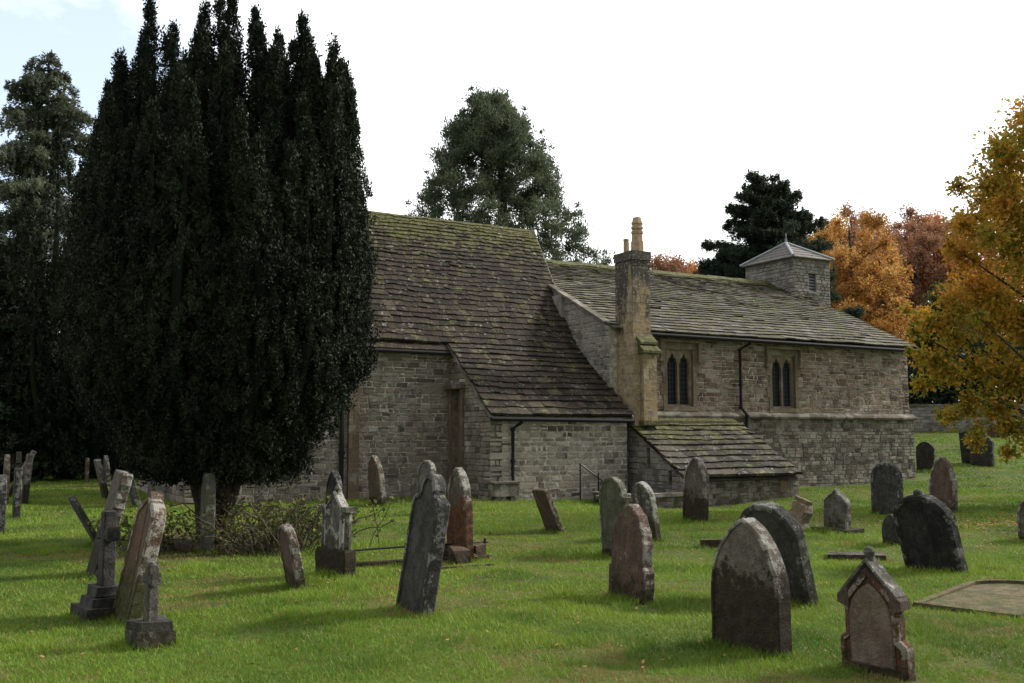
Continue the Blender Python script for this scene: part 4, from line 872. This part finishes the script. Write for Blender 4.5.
# fastigiate yew: spires built of upright plumes of foliage
def yew(X0, Y0, spires, label, zb, sc=1., plumes=420, per=42, size=.027, zt0=7.5):
    o = base_empty('yew_tree', X0, Y0, label, 'yew tree'); P = []; D = []; core = MB(); rd = random.Random(3)
    for (x, y, zt, rr) in spires:
        dx, dy = x - X0, y - Y0; n = int(plumes * (zt / zt0) * (rr / (.42 * sc)) ** 1.1); z = zb + (zt - zb) * RNG.random(n) ** .85; z[:4] = zt - np.array([.02, .12, .22, .34]) * sc
        zl = (zt - z) / sc
        fz = .42 + .58 * sm(0, 2.3 * sc, z - zb * .7)
        rz = rr * np.clip(.10 + zl * .36, .03, 1) * (.62 + .75 * vnoise(z * 1.3 / sc, np.full(n, x * 7.), 2.2, 3))
        th = RNG.random(n) * 6.283; q = rz * (1 - .35 * RNG.random(n) ** 2)
        wx = (.045 * np.sin(z * 1.1 / sc + x * 9) + .03 * np.sin(z * 3.1 / sc + x * 5)) * sc; wy = .05 * np.sin(z * 1.3 / sc + x * 4) * sc
        cen = np.stack([X0 + dx * fz + wx + q * np.cos(th), Y0 + dy * fz + wy + q * np.sin(th), z], -1)
        k = np.repeat(np.arange(n), per); m = len(k); pr = (.045 + .05 * RNG.random(n))[k] * sc
        off = RNG.normal(0, 1, (m, 3)); off /= np.linalg.norm(off, axis=1, keepdims=True); off *= (RNG.random(m) ** .4)[:, None]
        P.append(cen[k] + off * pr[:, None] * np.array([1, 1, 2.3])); D.append(off * .8 + np.array([0, 0, .7]))
        zs = np.linspace(zb + .15, zt - .7 * sc, 8); f = .42 + .58 * sm(0, 2.3 * sc, zs - zb * .7)
        core.tube([(dx * a + (.045 * math.sin(b * 1.1 / sc + x * 9)) * sc, dy * a, b) for a, b in zip(f, zs)], [max(.03, rr * .26 * min(1, .01 + (zt - b) / sc * .22)) for b in zs], 7)
    P = np.concatenate(P) - np.array([X0, Y0, 0]); D = np.concatenate(D)
    leaves('crown', P, D, size, 'yew', o, .42, .5)
    core.build('inner_light_block', LM['yew'], o)  # opaque tubes added inside the spires to block light through the leaves
    mb = MB()
    for k in range(6):
        a = k * 1.1; mb.tube([(.1 * sc * math.cos(a), .1 * sc * math.sin(a), -.2), (.2 * sc * math.cos(a), .2 * sc * math.sin(a), .6), (.6 * sc * math.cos(a), .6 * sc * math.sin(a), 1.9 * sc)], [.15, .11, .06], 8)
    mb.tube([(0, 0, -.3), (0, 0, .5), (.02, 0, 1.6)], [.30, .24, .2], 12); mb.build('trunk', 'bark', o, smooth=True)
    return o
tops = [(-6.3, 7.5), (-6.14, 7.6), (-5.96, 8.12), (-5.77, 8.45), (-5.51, 8.3), (-5.05, 8.56), (-4.71, 8.72), (-4.5, 8.68), (-4.18, 8.56), (-3.96, 8.1), (-3.75, 8.07), (-3.54, 7.9), (-3.29, 8.25), (-3.09, 7.5), (-2.86, 7.83), (-2.7, 7.47), (-2.6, 7.05), (-2.5, 5.75), (-6.45, 7.0), (-6.58, 6.12)]
sp = []
for i, (x, z) in enumerate(tops):
    e = math.sqrt(max(0, 1 - ((x + 4.45) / 2.3) ** 2)); sp.append((x, 15.5 + random.uniform(-.3, .5) * e, z, random.uniform(.33, .42)))
for i in range(len(tops) - 4):
    x = (sorted(tops)[i][0] + sorted(tops)[i + 1][0]) / 2 + random.uniform(-.05, .05); e = math.sqrt(max(0, 1 - ((x + 4.45) / 2.3) ** 2)); sp.append((x, 15.5 + random.uniform(-.7, .9) * e, random.uniform(6.7, 8.0) - (.7 if e < .55 else 0), random.uniform(.32, .42)))
for k in range(24):   # nearer and farther spires filling the body
    x = -6.3 + 3.75 * (k + .5) / 24 + random.uniform(-.08, .08); e = math.sqrt(max(0, 1 - ((x + 4.45) / 2.2) ** 2))
    sp.append((x, 15.5 - 1.6 * e * random.uniform(.55, 1), random.uniform(5.2, 7.1) - (1.2 if e < .5 else 0), random.uniform(.36, .48)))
for k in range(16):
    x = -6.2 + 3.5 * k / 15; e = math.sqrt(max(0, 1 - ((x + 4.45) / 2.25) ** 2)); sp.append((x, 15.5 + random.uniform(.6, 1.5) * e, 6.6 + 1.5 * e + random.uniform(-.3, .2), .46))
yew(-4.55, 15.5, sp, 'huge dark many-spired yew in front of the chancel', .98)
sp2 = [(-8.82, 19, 7.5, .4), (-9.3, 18.8, 5.6, .4), (-8.37, 19.2, 6.7, .4), (-9.03, 18.5, 6.2, .45), (-9.8, 19, 5.0, .45), (-8.3, 18.3, 4.8, .5), (-8.7, 18, 4.6, .5), (-7.9, 19, 5.6, .5), (-7.6, 18.6, 5.0, .5), (-9.5, 18.2, 4.0, .5), (-7.5, 19.5, 6.2, .5), (-10.1, 19.2, 4.2, .5), (-8.1, 18.2, 5.6, .5), (-7.2, 18.6, 5.6, .5), (-6.8, 19, 5.0, .5)]
q = 37 / 19
sp2 = [(x * q, 37 + (y - 19) * q, 1.65 + (z - 1.65) * q, rr * q) for x, y, z, rr in sp2]
yew(-16.4, 37, sp2, 'smaller dark yew with one pointed spire, left of the huge yew', .25, q, 330, 20, .075, 12)

def clump_tree(name, X, Y, clumps, label, cat, mat, size, per, aspect=.55, trunk_pts=None, group=None, bark='bark', flat=1., down=0, limbs=True, twigs=0, hollow=.4, lk=.45):
    """clumps: (x,y,z,r) absolute; each a ragged shell of leaves"""
    o = base_empty(name, X, Y, label, cat, group); z0 = o.location.z; P = []; D = []
    for (x, y, z, r) in clumps:
        n = int(per * r * r); d = RNG.normal(0, 1, (n, 3)); d /= np.linalg.norm(d, axis=1, keepdims=True)
        rad = r * (hollow + (1 - hollow) * RNG.random(n)) * (.7 + .6 * vnoise(d[:, 0] * 3 + x, d[:, 1] * 3 + d[:, 2] * 2 + y, 1.3, 6))
        p = np.array([x, y, z]) + d * rad[:, None] * np.array([1, 1, flat]); P.append(p); dd = d.copy(); dd[:, 2] -= down; D.append(dd)
    P = np.concatenate(P) - np.array([X, Y, z0]); D = np.concatenate(D); leaves('crown', P, D, size, mat, o, aspect)
    tp = trunk_pts or [(X, Y, z0 - .3, .25), (X, Y, clumps[0][2], .1)]
    mb = MB(); mb.tube([(a - X, b - Y, c - z0) for a, b, c, _ in tp], [q[3] for q in tp], 9)
    if limbs:
        for (x, y, z, r) in clumps[::max(1, len(clumps) // 26)]:
            # start on trunk below clump
            zz = max(tp[0][2] + 1, min(z - abs(x - X) * .6 - .3, tp[-1][2])); t = 0
            for k in range(len(tp) - 1):
                if tp[k][2] <= zz <= tp[k + 1][2]: t = (zz - tp[k][2]) / (tp[k + 1][2] - tp[k][2]); sx = tp[k][0] + (tp[k + 1][0] - tp[k][0]) * t; sy = tp[k][1] + (tp[k + 1][1] - tp[k][1]) * t; rr = tp[k][3] * lk; break
            else: sx, sy, rr = tp[-1][0], tp[-1][1], tp[-1][3] * lk
            m = ((sx + x) / 2 + random.uniform(-.2, .2), (sy + y) / 2, (zz + z) / 2 + random.uniform(-.1, .3))
            mb.tube([(sx - X, sy - Y, zz - z0), (m[0] - X, m[1] - Y, m[2] - z0), (x - X, y - Y, z - z0)], [rr, rr * .6, rr * .2], 6)
            for q in range(twigs):
                e = (x + random.uniform(-r, r) * .7, y + random.uniform(-r, r) * .7, z + random.uniform(.2, 1) * r * .9)
                mb.tube([(x - X, y - Y, z - z0), ((x + e[0]) / 2 - X + random.uniform(-.1, .1), (y + e[1]) / 2 - Y, (z + e[2]) / 2 - z0), (e[0] - X, e[1] - Y, e[2] - z0)], [rr * .2, rr * .12, .005], 4, cap=False)
    mb.build('trunk', bark, o, smooth=True); return o
def cone_clumps(X, Y, z0, zt, R0, n, rc, leaders=((0, 0, 1),), seed=1, power=.8):
    rd = random.Random(seed); out = []
    for i in range(n):
        lx, ly, lt = rd.choice(leaders); f = rd.random() ** 1.2; z = z0 + (zt * lt - z0) * f; rr = R0 * (1 - f) ** power * (.55 + .45 * rd.random()); a = rd.uniform(0, 6.283)
        out.append((X + lx * f + rr * math.cos(a), Y + ly * f + rr * math.sin(a), z, rc * (.55 + .5 * (1 - f)) * rd.uniform(.8, 1.2)))
    for lx, ly, lt in leaders: out.append((X + lx, Y + ly, zt * lt, rc * .45)); out.append((X + lx * .9, Y + ly, zt * lt - rc * .6, rc * .55))
    return out
# cypress behind the chancel
rd = random.Random(12); cl = []
for k in range(800):
    z = 3.5 + 12.5 * rd.random() ** .9; Rm = float(np.interp(z, [3, 9, 11.6, 14.7, 16.3], [4.8, 4.7, 3.6, 2.0, .55])) - .2; q = rd.random() ** .5; a = rd.uniform(0, 6.283)
    cl.append((float(np.interp(z, [3, 9, 11.6, 14.7, 16.3], [-.1, -.3, -.85, -.95, -1.1])) + q * Rm * math.cos(a), 42 + q * Rm * math.sin(a), z + .25 * math.sin(a * 5), rd.uniform(.3, .62)))
for lx, zt in ((-1.75, 16.4), (-.9, 15.9), (-.2, 16.2), (.5, 15.5), (1.3, 14.7), (-2.7, 14.7), (-3.6, 12.9), (2.0, 13.1), (2.9, 11.4), (3.9, 9.4), (-4.4, 11.4), (-4.8, 9.4), (-2.2, 15.4), (1.6, 13.9)):
    for q in range(5): cl.append((lx + rd.uniform(-.1, .1) + (.05 * q if lx < 0 else -.05 * q), 42 + rd.uniform(-.5, .5), zt - .45 * q, .20 + .09 * q))
clump_tree('cypress_tree', -.3, 42, cl, 'big broad grey-green cypress rising behind the chancel roof', 'conifer', 'cypress', .062, 1500, .34, [(-.3, 42, -.3, .5), (-.3, 42, 8, .35), (-.5, 42, 14, .1)], down=-.9, hollow=.1, lk=.12)
# whorled firs
def fir(name, X, Y, zt, R0, zb, label, mat, size, per, seed, droop=.35, step=.55, narrow=.9, wob=.3, cat='conifer'):
    rd = random.Random(seed); o = base_empty(name, X, Y, label, cat); z0 = o.location.z; P = []; D = []; mb = MB()
    mb.tube([(0, 0, -.3), (0, 0, (zt - z0) * .5), (0, 0, zt - z0)], [.3, .18, .03], 8); z = zb
    while z < zt - .2:
        f = (z - zb) / (zt - zb); Lb = R0 * (1 - f) ** narrow; nb = rd.randint(8, 11)
        for k in range(nb):
            a = rd.uniform(0, 6.283); l = Lb * rd.uniform(1 - wob, 1.1) + .15; zr = z + rd.uniform(-.4, .4); n = int(per * l * .6)
            nbl = 5 + int(l * 5); bt = np.sort(RNG.random(nbl)) ** .8; bs = np.where(np.arange(nbl) % 2, 1, -1) * (.7 + .5 * RNG.random(nbl)); bid = RNG.integers(0, nbl, n)
            bl = (.12 + .38 * l * (1 - bt * .75))[bid] * RNG.random(n); ca, sa = np.cos(bs[bid]), np.sin(bs[bid])
            t = bt[bid]; rr = t * l + bl * ca; w_ = bl * sa + RNG.normal(0, .025, n)
            main = RNG.random(n) < .2; tt = RNG.random(n); rr = np.where(main, tt * l * 1.05, rr); w_ = np.where(main, RNG.normal(0, .03, n), w_)
            zz = zr + .25 * rr - droop * rr * rr / max(l, .3) - abs(w_) * .25 + RNG.normal(0, .10, n) + .10 * np.sin(bid * 2.3) * l * .3
            P.append(np.stack([rr * math.cos(a) - w_ * math.sin(a), rr * math.sin(a) + w_ * math.cos(a), zz - z0], -1)); D.append(np.tile([math.cos(a), math.sin(a), .15], (n, 1)) + RNG.normal(0, .3, (n, 3)))
            mb.tube([(0, 0, zr - z0), (l * .5 * math.cos(a), l * .5 * math.sin(a), zr + .125 * l - droop * l * .25 - z0), (l * .95 * math.cos(a), l * .95 * math.sin(a), zr + .24 * l - droop * l * .9 - z0)], [.05, .03, .008], 4, cap=False)
        z += step * rd.uniform(.8, 1.2) * (1 - .3 * f)
    leaves('crown', np.concatenate(P), np.concatenate(D), size, mat, o, .35, .6); mb.build('trunk', 'bark', o); return o
fir('fir_tree', 12.3, 48, 14.3, 5.2, 3, 'dark ragged fir behind the nave roof left of the turret', 'pine', .075, 900, 8, .05, .55, .62, .35)
fir('fir_tree', 10.9, 50, 11.2, 3.2, 3, 'low dark fir at the left foot of the ragged one', 'pine', .075, 900, 9, .1, .55, .75, .35)
fir('fir_tree', -21.0, 44, 18.7, 4.6, 1.2, 'tall loose grey-green fir at the top left corner', 'greyfir', .075, 560, 10, .35, .62, .5, .6)
# dark conifers closing the left background
for i, (x, y, zt, r, lab) in enumerate([(-19.6, 36, 8.0, 3.0, 'dark spreading conifer low at the left edge'), (-23.5, 40, 10, 3.6, 'dark conifer behind the left edge gravestones'), (-13.3, 43, 8.5, 3.4, 'dark conifer seen between the two yews'), (-9.5, 46, 9, 3.6, 'dark conifer standing far back left of the yews'), (-17, 48, 12, 4.2, 'dark conifer farthest left across the lawn'), (-5.5, 43, 9, 3.5, 'dark conifer hidden behind the huge yew')]):
    fir('conifer_tree', x, y, zt, r, .5, lab, 'conifer', .11, 420, 40 + i, .35, .5, .55, .25)
# hedge closing the far side
def hedge(name, x0, y0, x1, y1, h, label, mat='conifer', n=26000):
    t = RNG.random(n); X = x0 + (x1 - x0) * t; Y = y0 + (y1 - y0) * t + RNG.normal(0, .7, n); hh = h * (.8 + .4 * vnoise(X, Y * 0, .5, 3)); Z = RNG.random(n) * hh
    o = empty(name, ((x0 + x1) / 2, (y0 + y1) / 2, float(gz((x0 + x1) / 2, (y0 + y1) / 2)))); tag(o, label, 'hedge')
    P = np.stack([X, Y, Z + gz(X, Y)], -1) - np.array(o.location); leaves('foliage', P, np.tile([0, 0, .3], (n, 1)), .17, mat, o, .5, 1)
    for k in range(14): mb = MB(); q = (k + .5) / 14; a = Vector((x0 + (x1 - x0) * q, y0 + (y1 - y0) * q, 0)) - Vector((o.location.x, o.location.y, 0)); mb.tube([(a.x, a.y, -.3), (a.x + .1, a.y, h * .8)], [.12, .04], 6); mb.build('stem', 'bark', o)
hedge('hedge', -42, 50, -4, 47, 4.5, 'dark evergreen hedge closing the far left of the churchyard', n=36000)
hedge('hedge', 20, 62.5, 52, 62.5, 5.2, 'dark undergrowth above the far boundary wall', 'conifer', 40000)
# autumn wood beyond
def ball_clumps(X, Y, zc, rx, rz, n, rc, seed):
    rd = random.Random(seed); out = []
    for i in range(n):
        a, b = rd.uniform(0, 6.283), math.asin(rd.uniform(-.75, 1)); q = rd.uniform(.45, 1)
        out.append((X + rx * q * math.cos(a) * math.cos(b), Y + rx * q * math.sin(a) * math.cos(b), zc + rz * q * math.sin(b), rc * rd.uniform(.6, 1.25)))
    return out
wood = [('beech_tree', 22.6, 66, 10.4, 4.4, 6.2, 'amber', 'golden orange tree with dark trunk just right of the bell turret', 'bark'),
        ('beech_tree', 27.6, 80, 13.5, 4.6, 6.5, 'rust', 'russet tree between the golden tree and the oak', 'bark_pale'),
        ('beech_tree', 33.5, 82, 13.8, 4.8, 6.6, 'rust', 'brown-red tree highest in the wood behind the oak', 'bark_pale'),
        ('beech_tree', 25.6, 92, 14.0, 5.0, 6.8, 'orange', 'orange tree at the back of the wood beyond the turret', 'bark'),
        ('beech_tree', 30.5, 70, 7.6, 3.6, 4.2, 'olive', 'olive green tree low in front of the russet ones', 'bark'),
        ('beech_tree', 39.5, 80, 12.5, 5.0, 6.2, 'orange', 'orange tree mostly hidden by the oak', 'bark'),
        ('beech_tree', 12.3, 78, 11.9, 2.6, 4.0, 'rust', 'salmon orange tree top showing right of the chimney', 'bark_pale'),
        ('beech_tree', 14.2, 74, 10.6, 2.4, 3.9, 'orange', 'second orange tree top, between chimney and dark fir', 'bark_pale'),
        ('beech_tree', 30.5, 96, 15.6, 5.4, 7.2, 'twig', 'nearly bare grey-brown tree at the back of the wood', 'bark_pale'),
        ('beech_tree', 37.0, 98, 16.5, 5.4, 7.2, 'rust', 'tall russet tree at the back of the wood above the oak branches', 'bark_pale'),
        ('beech_tree', 21.0, 88, 12.0, 4.0, 6.5, 'rust', 'russet tree crown peeping above the bell turret roof', 'bark'),
        ('beech_tree', 36.8, 86, 14.6, 4.6, 6.6, 'orange', 'orange-brown tree filling the gap beside the oak', 'bark_pale'),
        ('beech_tree', 32.0, 90, 15.2, 4.6, 6.8, 'rust', 'faded rust tree between its taller neighbours at the back', 'bark_pale'),
        ('beech_tree', 36.0, 66, 6.6, 3.4, 3.8, 'amber', 'small amber tree behind the boundary wall at right', 'bark')]
for i, (nm, x, y, zc, rx, rz, mt, lab, bk) in enumerate(wood):
    g = float(gz(x, y)); clump_tree(nm, x, y, ball_clumps(x, y, zc, rx, rz, 150, .8, 60 + i), lab, 'tree', mt, .085, 700, .6, [(x, y, g - .3, .34), (x + .2, y, zc * .6, .24), (x, y, zc + rz * .8, .07)], 'autumn trees beyond the churchyard', bk, twigs=7, hollow=.1)
fir('holly_tree', 19.2, 58, 8.7, 1.8, 2, 'dark holly-like evergreen beside the bell turret', 'pine', .16, 420, 77, .2, .5, .55, .3, 'evergreen')
# yellow oak at the right edge
oc = [(12.9, 24, 9.4, 1.0), (12.2, 24.2, 8.6, .9), (12.9, 23.4, 8.2, 1.1), (11.7, 24, 7.7, .8), (12.6, 24, 7.0, 1.1), (11.3, 24.2, 6.8, .75), (11.9, 23.5, 6.2, .95), (10.9, 24, 6.0, .55), (12.8, 23.5, 5.6, 1.1), (11.4, 24.3, 5.3, .85), (10.7, 24, 4.9, .6), (10.1, 24, 4.35, .5), (9.7, 23.9, 4.1, .35), (10.6, 23.8, 4.0, .55), (11.5, 23.8, 4.3, .8), (12.5, 24, 4.3, 1.0), (10.2, 24.1, 3.4, .42), (9.8, 24, 2.85, .35), (10.5, 24, 3.1, .5), (11.2, 24, 3.2, .75), (12.2, 24, 3.1, .9), (10.9, 23.9, 2.3, .5), (10.4, 23.8, 2.1, .38), (11.6, 23.9, 2.2, .65), (11.9, 23.8, 1.75, .45), (12.5, 23.7, 1.7, .6), (11.0, 23.7, 1.75, .35), (13.4, 24, 2.8, .9), (13.6, 24, 4.8, 1.2), (13.8, 24, 7.2, 1.3), (14.4, 24, 9, 1.3), (15.5, 24, 6, 1.6), (15.3, 24, 3.6, 1.4), (13.5, 25.5, 6, 1.3), (12.4, 25.2, 5, 1.0), (14.6, 24, 10.6, 1.2), (12.5, 25.2, 7.6, 1.0), (16.3, 24, 8.4, 1.5)]
rd = random.Random(4); oc = [(x, y, z, r * .85) for x, y, z, r in oc] + [(x + rd.gauss(0, r * .8), y + rd.gauss(0, r), z + rd.gauss(0, r * .7), r * .45) for (x, y, z, r) in oc for _ in (0, 1)]
clump_tree('oak_tree', 14.6, 24.3, oc, 'yellow and orange oak hanging in over the right edge', 'tree', 'oak', .055, 2000, .62, [(14.6, 24.3, -.3, .42), (14.5, 24.3, 2.5, .34), (14.3, 24.2, 6, .2), (14.3, 24.2, 9.5, .06)], twigs=9, hollow=.15, lk=.16)
# bramble bush at the yew's foot
def bramble(X, Y, label, R0, h, n, seed, stems=40):
    rd = random.Random(seed); o = base_empty('bramble_bush', X, Y, label, 'bush'); mb = MB(); P = []
    for k in range(stems):
        a = rd.uniform(0, 6.283); l = R0 * rd.uniform(.4, 1.1); s = (rd.gauss(0, R0 * .4), rd.gauss(0, .3), 0); h_ = h * rd.uniform(.35, 1.15); pts = []
        for q in range(7):
            t = q / 6; pts.append((s[0] + l * t * math.cos(a), s[1] + l * .5 * t * math.sin(a), h_ * rd.uniform(.85, 1.15) * 1.9 * t * (1 - t * .55)))
        mb.tube(pts, [.008] * 6 + [.003], 4, cap=False)
        for q in range(n // stems): i = rd.random() ** .6 * 5.99; k0 = int(i); f = i - k0; a0, b0 = pts[k0], pts[k0 + 1]; P.append([a0[j] + (b0[j] - a0[j]) * f + rd.gauss(0, .05) for j in range(3)])
    leaves('foliage', np.array(P), np.zeros((len(P), 3)), .028, 'bramble', o, .7, 1); mb.build('stems', 'bark_pale', o)
bramble(-3.35, 14.6, 'straggly pale-leaved bramble between the yew trunk and chancel wall', 1.05, .72, 2600, 5, 140)
bramble(-5.2, 14.6, 'twiggy low bramble left of the yew trunk', .6, .5, 900, 6, 34)

grass_blades()
# fallen leaves under the oak and drifting over the lawn
n = 7000
X = np.concatenate([RNG.normal(9.3, 1.2, n - n // 3), RNG.uniform(-6, 11, n // 3)]); Y = np.concatenate([RNG.normal(18, 1.7, n - n // 3), 6 + 22 * RNG.random(n // 3) ** .9])
k = (np.abs(X) < .62 * Y); X = X[k]; Y = Y[k]; U = X * .8729 + Y * .4879; Vv = -X * .4879 + Y * .8729; k = ~((U > 11.9) & (Vv > 22.6)) & ~((U > 16.4) & (Vv > 20)); X = X[k]; Y = Y[k]
P = np.stack([X, Y, gz(X, Y) + .045 + .02 * RNG.random(len(X))], -1); nn = len(P); th = RNG.random(nn) * 6.283
A = np.stack([np.cos(th), np.sin(th), RNG.normal(0, .3, nn)], -1); Bv = np.stack([-np.sin(th), np.cos(th), RNG.normal(0, .3, nn)], -1); s = (.010 + .013 * RNG.random(nn))[:, None]
Q = np.stack([P - A * s, P + Bv * s * .6, P + A * s, P - Bv * s * .6], 1)
lo = np_mesh('fallen_leaves', Q.reshape(-1, 3), 4, leaf_mat('dead_leaves', [(0, (.10, .05, .025)), (.7, (.26, .12, .04)), (1, (.36, .20, .07))], 0)); tag(lo, 'orange and brown fallen leaves scattered over the lawn', 'leaves', kind='stuff')
